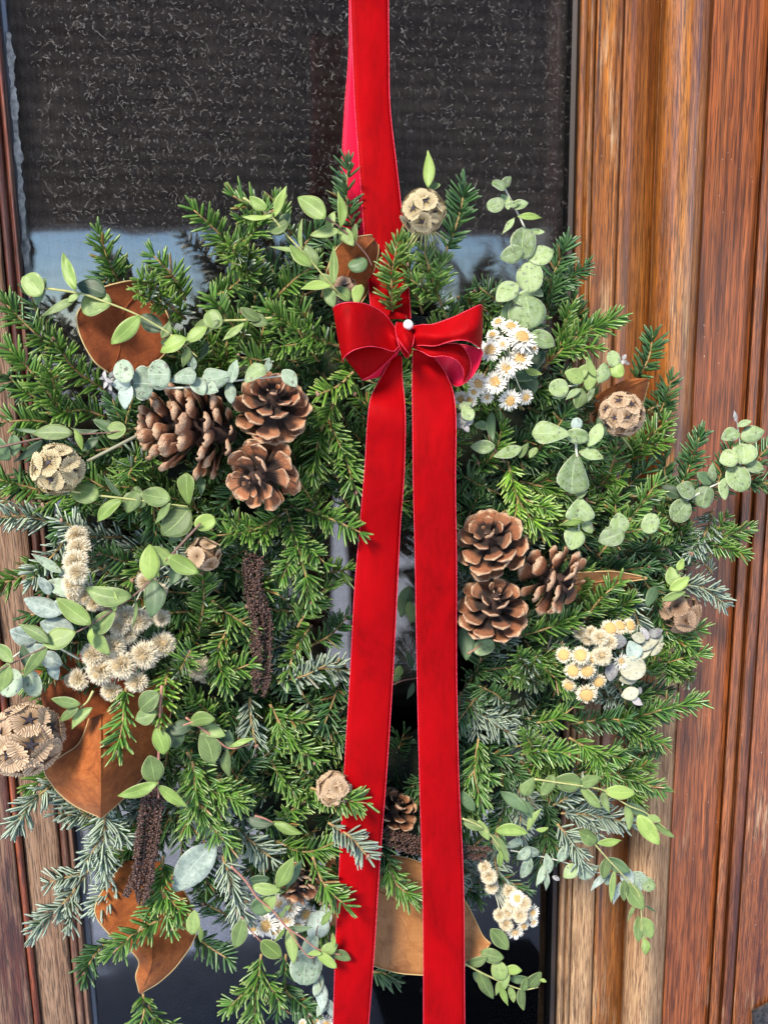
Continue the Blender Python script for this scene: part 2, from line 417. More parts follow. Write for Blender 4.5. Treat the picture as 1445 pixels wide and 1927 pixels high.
gmesh('added_pale_block', (p1[0], -2.70, GZ+.06), (p1[0]+.16, -2.55, zb), plain('cream_paint', (.8, .72, .55), .5), None, 'unseen cream block added for the pale patch mirrored at the right', 'pale_block')  # added unseen block that gives the glass its bright cream patch
M_bark = plain('bare_bark', (.16, .11, .08), .9)
def bare_tree(x, y, h, seed):
    r_ = np.random.default_rng(seed); mb = MB()
    def br(p, d, L, r, lev):
        n = 6; pts = [p]; 
        for i in range(n):
            d = unit(d+r_.normal(0, .13, 3)); pts.append(pts[-1]+d*L/n)
        tube_add(mb, pts, np.linspace(r, r*.5, n+1), 5 if lev < 2 else 3)
        if lev < 3:
            for k in range(5):
                q = pts[r_.integers(2, n+1)]; dd = unit(d+r_.normal(0, .65, 3)+np.array([0, 0, .1])); br(q, dd, L*r_.uniform(.5, .75), r*.45, lev+1)
    br(np.array([x, y, GZ]), np.array([0, 0, 1.]), h*.4, h*.022, 0)
    o = mb.build('bare_tree', M_bark, None, origin=(x, y, GZ)); return o
def mirror_floor(px, py):
    gp = P(px, py, -YG); v = ray(px, py); t = (GZ+.06-gp[2])/v[2]; return gp[0]+v[0]*t, YG-v[1]*t
m1 = mirror_floor(690, 1835); m2 = mirror_floor(1030, 1835); m3 = mirror_floor(850, 2010)
gmesh('dark_slab', (m1[0], m1[1], GZ+.062), (m2[0], m3[1], GZ+.08), mottled('black_slab', (.012, .012, .012), (.03, .03, .03), 200, .95), None, 'unseen black slab added to darken the reflection at the bottom of the glass', 'dark_slab')  # added out of view so the glass reflects dark at lower right
T_ = []
for (px, row, dist, h, sd_, lab) in ((1000, 500, 24, 8, 1, 'bare winter tree mirrored beyond the porch at the right'), (905, 500, 30, 9, 2, 'bare twiggy tree mirrored between ribbon and eucalyptus'),
                     (170, 500, 34, 7, 3, 'bare tree mirrored faintly at the left of the glass'), (440, 500, 28, 8, 4, 'bare tree mirrored above the left fir sprigs')):
    q = refl(px, row, dist); tag(bare_tree(q[0], q[1], h, sd_), lab, 'tree', 'bare trees mirrored in the glass')
# ------------------------------------------------------------------ wreath base
def vmat(name, fn):
    g = NG(name); fn(g); return g.m
def needle_mat(name, c0, c1, tip, under=False):
    g = NG(name); va = g.attr('var'); t = g.attr('tt')
    c = g.ramp(va, [(0.0, (.26, .13, .04)), (0.03, c0), (0.6, c1), (1.0, tuple(min(1, x*1.35) for x in c1))])
    c = g.mix(g.ramp(t, [(0.72, 0.0), (1.0, 0.8)]), c, tip)
    c = g.mix(g.ramp(t, [(0.0, 0.55), (0.16, 0.0)]), c, (.20, .17, .05))
    if under:
        u = g.attr('uu')
        c = g.mix(g.ramp(u, [(0.10, 0.0), (0.2, .9), (0.40, .9), (0.47, 0.0), (0.53, 0.0), (0.60, .9), (0.8, .9), (0.90, 0.0)]), c, (.56, .62, .50))
    c = g.mix(g.rnd(), c, g.mix(0.22, c, (.03, .06, .03)), 'MIX')
    g.p('Base Color', c); g.p('Roughness', .30 if not under else .5); g.p('Specular IOR Level', .62); g.p('Coat Weight', .12 if not under else 0); g.p('Coat Roughness', .3)
    g.p('Subsurface Weight', 0.0)
    return g.m
NM = {'g': needle_mat('fir_needle', (.034, .105, .016), (.110, .235, .034), (.31, .39, .11)),
      'b': needle_mat('bright_fir_needle', (.065, .165, .018), (.175, .330, .040), (.42, .50, .14)),
      'd': needle_mat('dark_fir_needle', (.020, .070, .022), (.060, .145, .038), (.15, .24, .10))}  # filler leans on these, so shade in the gaps is partly colour
NU = needle_mat('fir_needle_underside', (.035, .11, .05), (.07, .17, .07), (.4, .48, .38), True)
M_twig = mottled('fir_twig', (.20, .11, .04), (.44, .30, .12), 260, .8)
M_bud = mottled('fir_bud', (.13, .05, .035), (.40, .24, .18), 300, .6)

def needles(me_acc, axis, Nv, dens, L, wd, r_, flat, flip, fwdtip=True, t0=0.04):
    """fill one shoot; axis (k,3) points, Nv direction the top of the shoot faces"""
    seg = np.linalg.norm(np.diff(axis, axis=0), axis=1); ln = seg.sum()
    n = int(ln*dens); 
    if n < 4: return
    s = np.sort(r_.uniform(t0, 1.0, n)); s[-5:] = 1.0-r_.uniform(0, .02, 5)
    cum = np.concatenate([[0], np.cumsum(seg)])/ln
    pos = np.stack([np.interp(s, cum, axis[:, k]) for k in range(3)], 1)
    Tn = unit(np.gradient(axis, axis=0)); T = unit(np.stack([np.interp(s, cum, Tn[:, k]) for k in range(3)], 1))
    N = unit(Nv[None]-np.sum(T*Nv, 1, keepdims=True)*T); B = np.cross(T, N)
    side = np.where(r_.random(n) < .5, -1., 1.)
    al = np.where(r_.random(n) < flat, r_.normal(8, 14, n), r_.uniform(15, 88, n))
    under = r_.random(n) < .12; al = np.where(under, -r_.uniform(10, 60, n), al); al = np.radians(al)
    th = np.radians(r_.normal(58, 7, n)); tipf = np.clip((s-.82)/.18, 0, 1); th = th*(1-.68*tipf*r_.uniform(.5, 1, n))
    rad_ = np.cos(al)[:, None]*B*side[:, None]+np.sin(al)[:, None]*N
    d = unit(np.cos(th)[:, None]*T+np.sin(th)[:, None]*rad_)
    d = unit(d+r_.normal(0, .10, (n, 3)))
    Ln = L*r_.uniform(.70, 1.10, n)*np.where(r_.random(n) < .05, .6, 1.)*(1-.25*tipf)*np.where(s < .12, .75, 1.0)
    up = N*(.9)+B*r_.normal(0, .38, n)[:, None]
    if flip: up = -up+N*.0
    fn = unit(up-np.sum(up*d, 1, keepdims=True)*d); W = np.cross(d, fn)
    bend = unit(N*(.55 if not flip else .2)+T*.6)*r_.uniform(.02, .22, n)[:, None]
    ts = np.array([0., .22, .8, 1.]); ws = np.array([.40, 1., .95, .42])
    ww = wd*r_.uniform(.85, 1.15, n)
    V = np.empty((n, 4, 3, 3))
    for i, (t, w_) in enumerate(zip(ts, ws)):
        c = pos+d*(Ln*t)[:, None]+bend*(Ln*t*t)[:, None]
        V[:, i, 0] = c-W*(ww*w_*.5)[:, None]; V[:, i, 2] = c+W*(ww*w_*.5)[:, None]
        V[:, i, 1] = c+fn*(ww*w_*.22)[:, None]
    me_acc['V'].append(V.reshape(-1, 3))
    me_acc['var'].append(np.repeat(np.clip(r_.normal(.46, .22, n), 0, 1), 12))
    me_acc['tt'].append(np.tile(np.repeat(ts, 3), n)); me_acc['uu'].append(np.tile([0, .5, 1.], n*4))
def needle_mesh(acc, name, kind, org):
    V = np.concatenate(acc['V'])-org; n = len(V)//12
    top = []; bot = []
    for i in range(3):
        a = i*3
        top += [(a, a+3, a+4, a+1), (a+1, a+4, a+5, a+2)]; bot += [(a, a+2, a+5, a+3)]
    top += [(9, 11, 10, 10)]
    fl = np.array([f for f in top[:-1]]+bot)          # 9 quads
    F = (fl[None]+(np.arange(n)*12)[:, None, None]).reshape(-1, 4)
    me = bpy.data.meshes.new(name); nv, nf = len(V), len(F)
    me.vertices.add(nv); me.vertices.foreach_set('co', V.astype(np.float32).ravel())
    me.loops.add(nf*4); me.loops.foreach_set('vertex_index', F.astype(np.int32).ravel())
    me.polygons.add(nf); me.polygons.foreach_set('loop_start', np.arange(0, nf*4, 4, dtype=np.int32))
    try: me.polygons.foreach_set('loop_total', np.full(nf, 4, dtype=np.int32))
    except Exception: pass
    me.materials.append(NM[kind]); me.materials.append(NU)
    me.polygons.foreach_set('material_index', np.tile(np.array([0]*6+[1]*3, dtype=np.int32), n))
    me.polygons.foreach_set('use_smooth', np.ones(nf, dtype=bool))
    for k in ('var', 'tt', 'uu'):
        a = me.attributes.new(k, 'FLOAT', 'POINT'); a.data.foreach_set('value', np.concatenate(acc[k]).astype(np.float32))
    me.update(calc_edges=True); return me
SPRIGS = []
def sprig(bx, by, tx, ty, d0=.05, d1=.08, kind='g', lat=None, curve=None, flip=None, L=.0182, bud=None, flat=.6, dens=1200):
    i = len(SPRIGS); r_ = np.random.default_rng(1000+i)
    a = P(bx, by, d0); b = P(tx, ty, d1); ln = np.linalg.norm(b-a)
    if flip is None: flip = kind == 's'
    k = 'g' if kind == 's' else kind
    side = np.cross(unit(b-a), BK); cv = r_.normal(0, .07) if curve is None else curve
    mid = (a+b)/2+side*ln*cv+BK*ln*r_.uniform(0, .10)
    axis = catmull([a, mid, b], 14); acc = {'V': [], 'var': [], 'tt': [], 'uu': []}
    Nv = unit(BK+np.array([0, 0, .15])+side*r_.normal(0, .35))
    org = a.copy(); wd = .00262*(L/.0168)**.5
    needles(acc, axis, Nv, dens, L, wd, r_, flat, flip)
    tw = MB(); tube_add(tw, axis, np.linspace(.0014, .0007, 14), 5)
    if lat is None: lat = 2 if ln > .065 else 0
    tips = [(axis[-1], unit(axis[-1]-axis[-2]))]
    for j in range(lat):
        s = r_.uniform(.15, .55); q = axis[int(s*13)]; sg = 1 if (j+i) % 2 else -1
        dirv = unit(unit(b-a)*.75+side*sg*r_.uniform(.55, .85)+BK*r_.uniform(-.15, .2)); l2 = ln*r_.uniform(.35, .5)
        ax2 = catmull([q, q+dirv*l2*.5+unit(b-a)*l2*.03, q+dirv*l2*.95+unit(b-a)*l2*.12], 8)
        needles(acc, ax2, Nv, dens, L*.85, wd*.95, r_, flat, flip, t0=.1); tube_add(tw, ax2, np.linspace(.0010, .0005, 8), 5)
        tips.append((ax2[-1], unit(ax2[-1]-ax2[-2])))
    root = empty('fir_sprig', org, None, 'fir sprig', 'fir sprigs of the wreath')
    o = bpy.data.objects.new('needles', needle_mesh(acc, 'needles', k, org)); link(o, root); o['kind'] = 'stuff'
    o = tw.build('twig', M_twig, root)
    if bud is None: bud = r_.random() < .35
    if bud:
        for (tp, td) in tips[:1]:
            m2 = MB(); 
            for q in range(3):
                off = unit(np.cross(td, r_.normal(0, 1, 3)))*.0014*(q > 0)+BK*.0015
                ball_add(m2, tp+td*.0012+off, (.0015, .0015, .0022), 6, 4)
            m2.build('bud', M_bud, root)
    SPRIGS.append((root, (bx+tx)/2, (by+ty)/2, tx-bx, ty-by, kind if not flip else 's', ln, d1))
    return root

SP = """
230 545 188 440 .045 .055 g;455 500 365 395 .05 .07 g;560 445 438 368 .05 .075 g;668 450 655 312 .045 .06 d;500 545 432 462 .05 .11 b
350 600 268 528 .06 .125 b;350 565 290 482 .05 .06 g;645 655 503 582 .08 .10 g;125 672 12 572 .06 .08 g;132 800 18 655 .06 .085 g
200 735 105 640 .05 .075 g;738 588 748 455 .09 .11 g;840 600 797 470 .09 .12 g;838 475 875 348 .05 .06 d;795 590 770 500 .06 .08 g
1030 612 1068 458 .05 .06 d;1022 692 1160 598 .07 .09 g;1192 720 1228 632 .05 .06 d;970 612 900 540 .06 .08 d;1165 900 1250 795 .05 .07 g
1190 1010 1318 815 .05 .07 d;1290 935 1442 845 .04 .06 d;1125 1045 1236 908 .08 .10 g;955 868 1025 1005 .09 .10 b;1270 1050 1405 995 .05 .07 g
1270 1100 1360 1135 .05 .06 s;1100 1165 1165 1095 .08 .10 g;975 1198 1085 1158 .08 .10 g;1010 1290 975 1232 .07 .12 g;1135 1375 1318 1318 .06 .08 g
1065 1440 988 1382 .06 .09 g;1205 1195 1318 1185 .06 .07 g;1205 1260 1318 1228 .06 .075 g;900 1390 905 1512 .09 .10 g;1070 1388 1150 1470 .08 .095 g
980 1420 1068 1418 .08 .10 g;1140 1450 1245 1488 .06 .07 g;1040 1515 1092 1478 .08 .09 s;1055 1530 1182 1548 .07 .085 s;1048 1550 1096 1628 .07 .085 s
920 1640 985 1672 .06 .07 d;750 1425 738 1490 .03 .04 d;730 1615 782 1692 .09 .10 g;700 1828 745 1842 .03 .03 d;735 1440 760 1380 .02 .03 d
530 968 408 1008 .08 .10 g;538 958 586 1132 .08 .115 g;575 958 678 1002 .08 .12 g;375 1185 382 1080 .08 .10 g;325 1290 360 1222 .08 .12 g
440 1165 428 1292 .08 .105 g;238 1292 222 1412 .11 .125 g;318 1255 304 1352 .10 .13 b;400 1310 470 1372 .05 .06 d;470 1312 482 1402 .08 .095 s
508 1325 592 1432 .08 .10 g;522 1282 612 1252 .08 .10 s;540 1352 678 1348 .06 .072 d;618 1402 688 1410 .07 .082 d;352 1415 418 1545 .10 .115 g
510 1432 552 1482 .08 .09 g;362 1432 438 1600 .11 .12 g;202 1505 200 1650 .07 .09 s;120 1460 28 1556 .06 .08 s;205 1560 110 1490 .05 .07 s
172 1632 64 1752 .05 .07 s;225 1632 184 1706 .06 .08 s;308 1610 322 1745 .09 .11 g;305 1728 212 1794 .11 .125 g;202 1770 160 1835 .03 .05 d
270 1870 258 1940 .04 .05 g;280 1890 330 1945 .03 .04 g;448 1560 512 1615 .08 .10 s;418 1610 458 1725 .09 .11 s;518 1582 632 1585 .08 .10 g
585 1482 692 1512 .10 .125 g;588 1612 652 1705 .11 .135 g;618 1548 690 1610 .10 .13 s;492 1795 478 1935 .08 .09 g;538 1795 578 1910 .06 .08 d
365 1760 430 1805 .05 .07 d;450 1740 385 1700 .05 .07 d;635 745 588 890 .08 .09 g;638 815 670 925 .08 .10 g;665 700 600 742 .09 .10 b
230 885 300 850 .07 .11 g;120 800 0 795 .05 .07 g;200 785 110 780 .05 .07 g;110 985 -20 975 .05 .07 s;240 1010 120 980 .06 .08 s
90 1060 -10 1102 .05 .07 g;130 1010 60 1090 .06 .08 s;110 930 -10 900 .05 .07 g;330 1040 250 1090 .07 .09 g;260 850 242 895 .07 .12 g
890 890 945 800 .07 .09 g;985 770 905 750 .08 .10 g;940 930 870 895 .06 .08 d;870 1000 900 930 .06 .07 d;1100 640 1075 560 .05 .06 d
1130 780 1090 700 .05 .07 d;1240 760 1180 800 .04 .05 d;1230 800 1262 715 .04 .05 d;1290 1030 1230 960 .06 .08 g;1340 960 1300 1040 .05 .07 s
1080 1060 1150 1110 .06 .07 d;1340 1080 1290 1010 .05 .06 s;1300 1290 1240 1240 .05 .07 g;1180 1330 1120 1260 .06 .08 s;900 1250 960 1190 .06 .08 s
880 1290 905 1200 .05 .07 d;960 1340 900 1290 .06 .08 d;1010 1360 1080 1330 .07 .08 g;1250 1400 1180 1440 .05 .06 d;880 1600 930 1545 .05 .06 d
600 1440 560 1500 .07 .09 g;620 1490 560 1440 .07 .09 d;500 1500 440 1470 .07 .09 g;330 1400 360 1330 .08 .09 g;560 1180 620 1100 .08 .09 g
440 1070 500 1110 .07 .09 g;460 900 420 960 .07 .09 d;570 900 640 870 .07 .09 g;600 960 560 900 .07 .09 g;520 560 590 500 .07 .09 g
400 560 470 500 .07 .09 g;470 640 400 560 .08 .10 g;540 700 450 672 .08 .11 g;600 680 560 620 .08 .10 g;430 470 500 400 .06 .07 g
560 520 600 430 .06 .07 d;240 480 190 540 .04 .05 d;100 640 60 560 .04 .05 d;70 740 0 700 .04 .06 d;150 840 60 850 .04 .05 d
60 880 20 940 .04 .05 d;400 1130 470 1180 .07 .09 g;380 1270 470 1250 .08 .10 g;420 1380 360 1310 .07 .09 g;640 1240 590 1300 .06 .07 g
480 1440 540 1380 .08 .09 g;600 1340 560 1280 .07 .08 d;640 1380 600 1470 .07 .08 g;440 1480 480 1420 .08 .09 d;590 1100 656 1072 .06 .08 g;585 1215 650 1165 .05 .07 d;580 1260 655 1262 .06 .08 s;530 1560 590 1500 .07 .09 g;480 1530 560 1550 .06 .08 d;600 1560 540 1600 .06 .08 g;500 1610 450 1580 .06 .08 g;930 740 880 800 .06 .08 g;960 900 900 870 .06 .08 d;150 1440 60 1480 .05 .06 g"""
for s_ in SP.replace('\n', ';').split(';'):
    q = s_.split()
    if len(q) < 7: continue
    f = [float(x) for x in q[:6]]
    sprig(f[0], f[1], f[2], f[3], f[4], f[5], q[6])
# sprigs deeper in the ring, fanned outwards
SIL = [(-180, 700), (-157, 745), (-135, 790), (-118, 700), (-90, 720), (-70, 690), (-45, 640), (-20, 640), (0, 640), (20, 640), (45, 640), (70, 690), (90, 730), (110, 700), (135, 690), (158, 700), (180, 700)]
def silr(a): return float(np.interp(a, [x[0] for x in SIL], [x[1] for x in SIL]))
r_ = np.random.default_rng(21)
def in_hole(x, y, m=0): return ((x-752)/(112+m))**2+((y-1215)/(255+m))**2 < 1
def cap(x, y, d):
    for (cx_, cy_, rx_, ry_, m_) in ((790, 1735, 175, 110, .02), (270, 1740, 115, 150, .035), (225, 620, 110, 100, .05), (190, 1420, 150, 130, .03), (660, 500, 60, 80, .04)):
        if ((x-cx_)/rx_)**2+((y-cy_)/ry_)**2 < 1: d = min(d, m_)
    return d
cnt = 0
for ring, (rr, nn, dd) in enumerate(((250, 15, .030), (350, 20, .040), (440, 24, .045), (520, 26, .035), (590, 24, .015))):
    for j in range(nn):
        a = 360*j/nn+r_.uniform(-8, 8)+ring*7; a = (a+180) % 360-180
        cx, cy = 705, 1110
        k = silr(a)/700
        x = cx+rr*k*math.cos(rad(a))*1.02; y = cy-rr*k*math.sin(rad(a))*1.05
        if in_hole(x, y, 20): continue
        aa = a+r_.normal(0, 38)
        if ring < 2: aa = a+r_.choice([-1, 1])*r_.uniform(40, 110)
        L_ = r_.uniform(120, 190) if ring < 4 else r_.uniform(80, 130)
        tx = x+L_*math.cos(rad(aa)); ty = y-L_*math.sin(rad(aa))
        if in_hole(tx, ty, 0): continue
        rt = math.hypot(tx-cx, ty-cy); at = math.degrees(math.atan2(cy-ty, tx-cx))
        if rt > silr(at)-45: continue
        if y < 620 and ty < 470: continue
        dd2 = dd+r_.uniform(-.012, .012)
        dd2 = min(cap(x, y, dd2), cap(tx, ty, dd2))
        sprig(x, y, tx, ty, dd2, cap(tx, ty, dd2+r_.uniform(.0, .025)), r_.choice(['g', 'd', 'd', 's'] if y > 1100 else ['g', 'd', 'd']), dens=1150); cnt += 1
pts_ = []
for q in SPRIGS:
    x, y, dx, dy = q[1:5]
    for t in (-.4, -.2, 0, .2, .4): pts_.append((x+dx*t, y+dy*t))
c3 = 0
for k in range(6000):
    a = r_.uniform(-180, 180); rr = r_.uniform(.18, .86)*silr(a)
    x = 705+rr*math.cos(rad(a)); y = 1110-rr*math.sin(rad(a))
    if in_hole(x, y, 10) or y < 470: continue
    if min((x-p)**2+(y-q)**2 for p, q in pts_) < 29**2: continue
    aa = a+r_.normal(0, 45); L_ = r_.uniform(90, 140); tx = x+L_*.5*math.cos(rad(aa)); ty = y-L_*.5*math.sin(rad(aa)); bx, by = 2*x-tx, 2*y-ty
    if in_hole(tx, ty, -10): continue
    dd2 = r_.uniform(.045, .06)
    dd2 = min(cap(x, y, dd2), cap(bx, by, dd2), cap(tx, ty, dd2))
    sprig(bx, by, tx, ty, dd2, cap(tx, ty, dd2+r_.uniform(.01, .035)), r_.choice(['g', 'd', 'd', 's'] if y > 1000 else ['g', 'd', 'd', 'g']))
    for t in (-.4, -.2, 0, .2, .4): pts_.append((x+(tx-bx)*t, y+(ty-by)*t))
    c3 += 1
print('filler', cnt, 'gap', c3, 'sprigs', len(SPRIGS))
# the moss and twig ring they are wired to
mb = MB(); nA, nB = 160, 20; V = []
r_ = np.random.default_rng(5)
from mathutils import noise as mnoise
cen = P(715, 1120, .012)
for i in range(nA):
    a = 2*math.pi*i/nA
    R_ = 1.0
    for j in range(nB):
        b = 2*math.pi*j/nB
        ex, ez = (.175, .215)
        wr = .065; wy = .022
        c = np.array([cen[0]+ex*math.cos(a)*1.08, -.016, cen[2]+ez*math.sin(a)*1.05])
        n_ = mnoise.noise(Vector((c[0]*60+math.cos(b)*2, c[2]*60, b*1.5)))*.006
        V.append(c+np.array([math.cos(a), 0, math.sin(a)])*(wr+n_)*math.cos(b)+np.array([0, -1, 0])*(wy+n_)*math.sin(b)+np.array([0, -.004, 0]))
F = [(i*nB+j, ((i+1) % nA)*nB+j, ((i+1) % nA)*nB+(j+1) % nB, i*nB+(j+1) % nB) for i in range(nA) for j in range(nB)]
mb.add(V, F)
root = empty('wreath_frame', (cen[0], 0, cen[2]), 'dark mossy ring of bound stems hidden beneath the fir sprigs of the wreath', 'wreath frame')
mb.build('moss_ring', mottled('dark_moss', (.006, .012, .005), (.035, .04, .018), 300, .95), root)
mb = MB()
for i in range(46):                                # wire wound round the ring
    a = 2*math.pi*i/46; pts = []
    for j in range(13):
        b = 2*math.pi*j/12; aa = a+.02*j/12
        c = np.array([cen[0]+.175*math.cos(aa)*1.08, -.020, cen[2]+.215*math.sin(aa)*1.05])
        pts.append(c+np.array([math.cos(aa), 0, math.sin(aa)])*.0695*math.cos(b)+np.array([0, -1, 0])*.0265*math.sin(b))
    tube_add(mb, pts, .0004, 4)
o = mb.build('binding_wire', plain('green_wire', (.02, .05, .025), .4, .6), root)
# ------------------------------------------------------------------ ribbon and bow
def velvet(name, a, b, sheen):
    g = NG(name); c = g.coord()
    n = g.noise(g.coord('Object', (1, 1, .5)), 22, 4, .62, .8); n2 = g.noise(g.coord('Object', (1, 1, .25)), 260, 2)
    g.p('Base Color', g.mix(g.ramp(n2, [(.35, 0.0), (.65, .35)]), g.ramp(n, [(.32, a), (.68, b)]), b))
    g.p('Roughness', .62); g.p('Specular IOR Level', .06); g.p('Sheen Weight', sheen); g.p('Sheen Roughness', .35)
    g.p('Sheen Tint', (1, .06, .05, 1))
    g.bump(g.noise(c, 1500, 2), .25, .0002); return g.m
M_vel = velvet('red_velvet', (.20, .0003, .0014), (.36, .0005, .0025), .10)
g = NG('red_satin_back'); g.p('Base Color', (.68, .006, .045, 1)); g.p('Roughness', .45); g.p('Specular IOR Level', .3)
g.bump(g.noise(g.coord('Object', (1, 1, 1)), 1800, 1), .3, .0002); M_sat = g.m
g = NG('ribbon_selvedge'); g.p('Base Color', g.ramp(g.noise(g.coord(), 900, 2), [(.4, (.55, .004, .02)), (.6, (.85, .05, .10))])); g.p('Roughness', .5); M_cord = g.m
def surf(curves, nu, nv, bulge=0.0, wave=0.0, seed=0, lin=False):
    """curves: list of [(px,py,d)...]; returns world grid (nv along, nu across)"""
    C = []
    for c in curves:
        w_ = np.array([P(*q) for q in c]); C.append(catmull(w_, nv))
    C = np.array(C)                                   # (nc, nv, 3)
    if lin:
        k = len(C)-1; t = np.linspace(0, k-1e-9, nu); i0 = t.astype(int); f = (t-i0)[None, :, None]
        Ct = C.transpose(1, 0, 2); G = Ct[:, i0]*(1-f)+Ct[:, i0+1]*f
        f2 = f*(1-f)*.004; G = G+BK*f2
    else: G = np.stack([catmull(C[:, i], nu) for i in range(nv)])
    u = np.linspace(0, 1, nu); v = np.linspace(0, 1, nv)
    G = G+BK*(bulge*np.sin(np.pi*u))[None, :, None]
    if wave:
        r_ = np.random.default_rng(seed); z = sum(np.sin(v*f*6.28+p)*a for f, p, a in zip((1.5, 3.1, 6.3), r_.uniform(0, 6, 3), (1, .6, .3)))
        tw_ = np.sin(v*9+r_.uniform(0, 6))*.5
        G = G+BK*(wave*(z[:, None]+tw_[:, None]*(u[None]-.5)))[:, :, None]
    return G
def ribbon(name, curves, parent, mat=None, nu=9, nv=60, bulge=.0, wave=0., cords=(1, 1), label=None, seed=0, th=.0007):
    G = surf(curves, nu, nv, bulge, wave, seed)
    mb = MB(); sheet_add(mb, G, th); o = mb.build(name, mat or M_vel, parent)
    if label: o['label'] = label
    for k, on in ((0, cords[0]), (-1, cords[1])):
        if not on: continue
        e = G[:, k]; ln = np.linalg.norm(np.diff(e, axis=0), axis=1).sum(); n = max(20, int(ln/.0008))
        e = catmull(e, n); r = .00042+.00016*np.sin(np.arange(n)*2.2)
        m2 = MB(); tube_add(m2, e+BK*.0002, r, 4)
        c = m2.build('edge_cord', M_cord, parent)
        if o.parent: pass
    return G
hr = empty('hanging_ribbon', P(695, 0, .05), 'red velvet ribbon strip hanging from above, in front, down to the bow', 'ribbon')
ribbon('velvet_strip', [[(660, -60, .052), (660, 0, .052), (664, 110, .050), (668, 200, .050), (676, 310, .052), (684, 420, .056), (690, 500, .066), (700, 600, .095)],
                       [(731, -60, .052), (731, 0, .052), (732, 110, .050), (734, 200, .050), (746, 310, .052), (758, 420, .058), (766, 500, .068), (773, 600, .095)]], hr, wave=.0012, bulge=.001, seed=2)
hb = empty('hanging_ribbon', P(665, 200, .044), 'paler satin back of the second ribbon strip, slanting out left behind the front strip', 'ribbon')
ribbon('satin_strip', [[(657, -60, .047), (657, 30, .047), (656, 110, .044), (649, 200, .040), (643, 310, .036), (640, 420, .03), (645, 520, .02)],
                      [(725, -60, .047), (725, 30, .047), (722, 110, .044), (716, 200, .040), (712, 310, .036), (712, 420, .03), (716, 520, .02)]], hb, M_sat, wave=.0005)
bow = empty('bow', P(762, 645, .13), 'red velvet bow with two loops and two long tails hanging over the wreath', 'bow')
TL = [[(742, 665, .128), (722, 700, .128), (700, 745, .128), (692, 800, .128), (687, 880, .126), (678, 980, .124), (668, 1100, .118), (660, 1250, .112), (649, 1430, .115), (640, 1600, .118), (633, 1760, .112), (628, 1927, .105), (625, 2020, .10)],
      [(756, 668, .130), (757, 710, .130), (761, 760, .130), (762, 820, .130), (760, 900, .128), (754, 985, .124), (748, 1100, .118), (739, 1280, .112), (728, 1450, .112), (715, 1620, .112), (705, 1770, .110), (693, 1927, .105), (686, 2020, .10)]]
G_l = ribbon('tail', TL, bow, wave=.0080, nv=110, nu=11, bulge=.002, seed=4)
TR = [[(777, 658, .136), (776, 700, .136), (776, 760, .134), (777, 900, .13), (781, 1050, .124), (785, 1250, .118), (789, 1450, .116), (794, 1620, .116), (797, 1780, .112), (796, 1927, .106), (796, 2020, .10)],
      [(815, 666, .136), (840, 705, .136), (856, 762, .134), (855, 900, .13), (858, 1050, .124), (860, 1250, .118), (863, 1450, .116), (871, 1620, .116), (874, 1780, .112), (873, 1927, .106), (873, 2020, .10)]]
ribbon('tail', TR, bow, wave=.0062, nv=110, nu=11, bulge=.0016, seed=9)
# left loop: lower band, inner lining, then the broad front face
ribbon('loop_lining', [[(752, 652, .138), (725, 676, .130), (700, 694, .132), (682, 708, .140)], [(753, 656, .134), (738, 684, .118), (718, 706, .120), (686, 716, .137)]], bow, M_sat, nv=24)
ribbon('loop', [[(753, 640, .146), (715, 640, .140), (680, 644, .146), (650, 664, .150), (654, 680, .146)],
                [(753, 655, .142), (735, 674, .140), (714, 694, .144), (696, 708, .146), (681, 715, .142)]], bow, nv=34, bulge=.004)
ribbon('loop', [[(750, 628, .140), (740, 612, .141), (722, 590, .148), (694, 574, .158), (664, 569, .164), (640, 572, .160), (627, 580, .150), (630, 586, .138)],
                [(746, 640, .150), (728, 624, .146), (708, 614, .154), (686, 610, .166), (662, 612, .171), (645, 618, .167), (634, 626, .156), (638, 632, .141)],
                [(750, 652, .146), (740, 661, .150), (718, 655, .157), (694, 652, .168), (668, 658, .172), (652, 668, .168), (644, 678, .158), (646, 682, .145)]], bow, nv=44, nu=21, bulge=.001)
# right loop
ribbon('loop_lining', [[(815, 650, .132), (850, 648, .130), (880, 650, .136), (906, 660, .150), (907, 670, .150)],
                       [(820, 690, .126), (840, 712, .120), (860, 727, .132), (885, 712, .142), (900, 690, .148)]], bow, M_sat, nv=26)
ribbon('loop', [[(778, 650, .146), (812, 652, .146), (842, 646, .150), (868, 650, .150), (884, 676, .148), (884, 700, .144), (872, 722, .140)],
                [(779, 656, .148), (794, 662, .148), (812, 671, .152), (835, 670, .154), (856, 676, .154), (870, 692, .150), (873, 708, .146)]], bow, nv=36, bulge=.003)
ribbon('loop', [[(778, 614, .142), (795, 611, .148), (815, 610, .152), (850, 598, .156), (882, 583, .160), (902, 574, .158), (908, 577, .148), (906, 582, .138)],
                [(775, 632, .150), (796, 630, .158), (822, 632, .166), (850, 628, .168), (880, 618, .172), (900, 614, .168), (908, 618, .154), (906, 622, .142)],
                [(776, 651, .146), (795, 650, .152), (818, 651, .158), (842, 644, .164), (864, 640, .168), (884, 643, .166), (904, 656, .154), (903, 662, .142)]], bow, nv=44, nu=21, bulge=-.001)
ribbon('knot', [[(747, 606, .138), (744, 618, .148), (747, 636, .156), (752, 654, .158), (760, 668, .150), (764, 674, .138)],
                [(776, 614, .138), (779, 628, .148), (778, 642, .156), (775, 654, .157), (771, 666, .150), (768, 674, .138)]], bow, nv=26, bulge=.006)
ribbon('knot_fold', [[(748, 636, .160), (757, 650, .166), (768, 664, .163), (771, 669, .15)], [(760, 620, .160), (768, 636, .168), (775, 654, .164), (775, 664, .15)]], bow, nv=20, bulge=.002, cords=(1, 0))
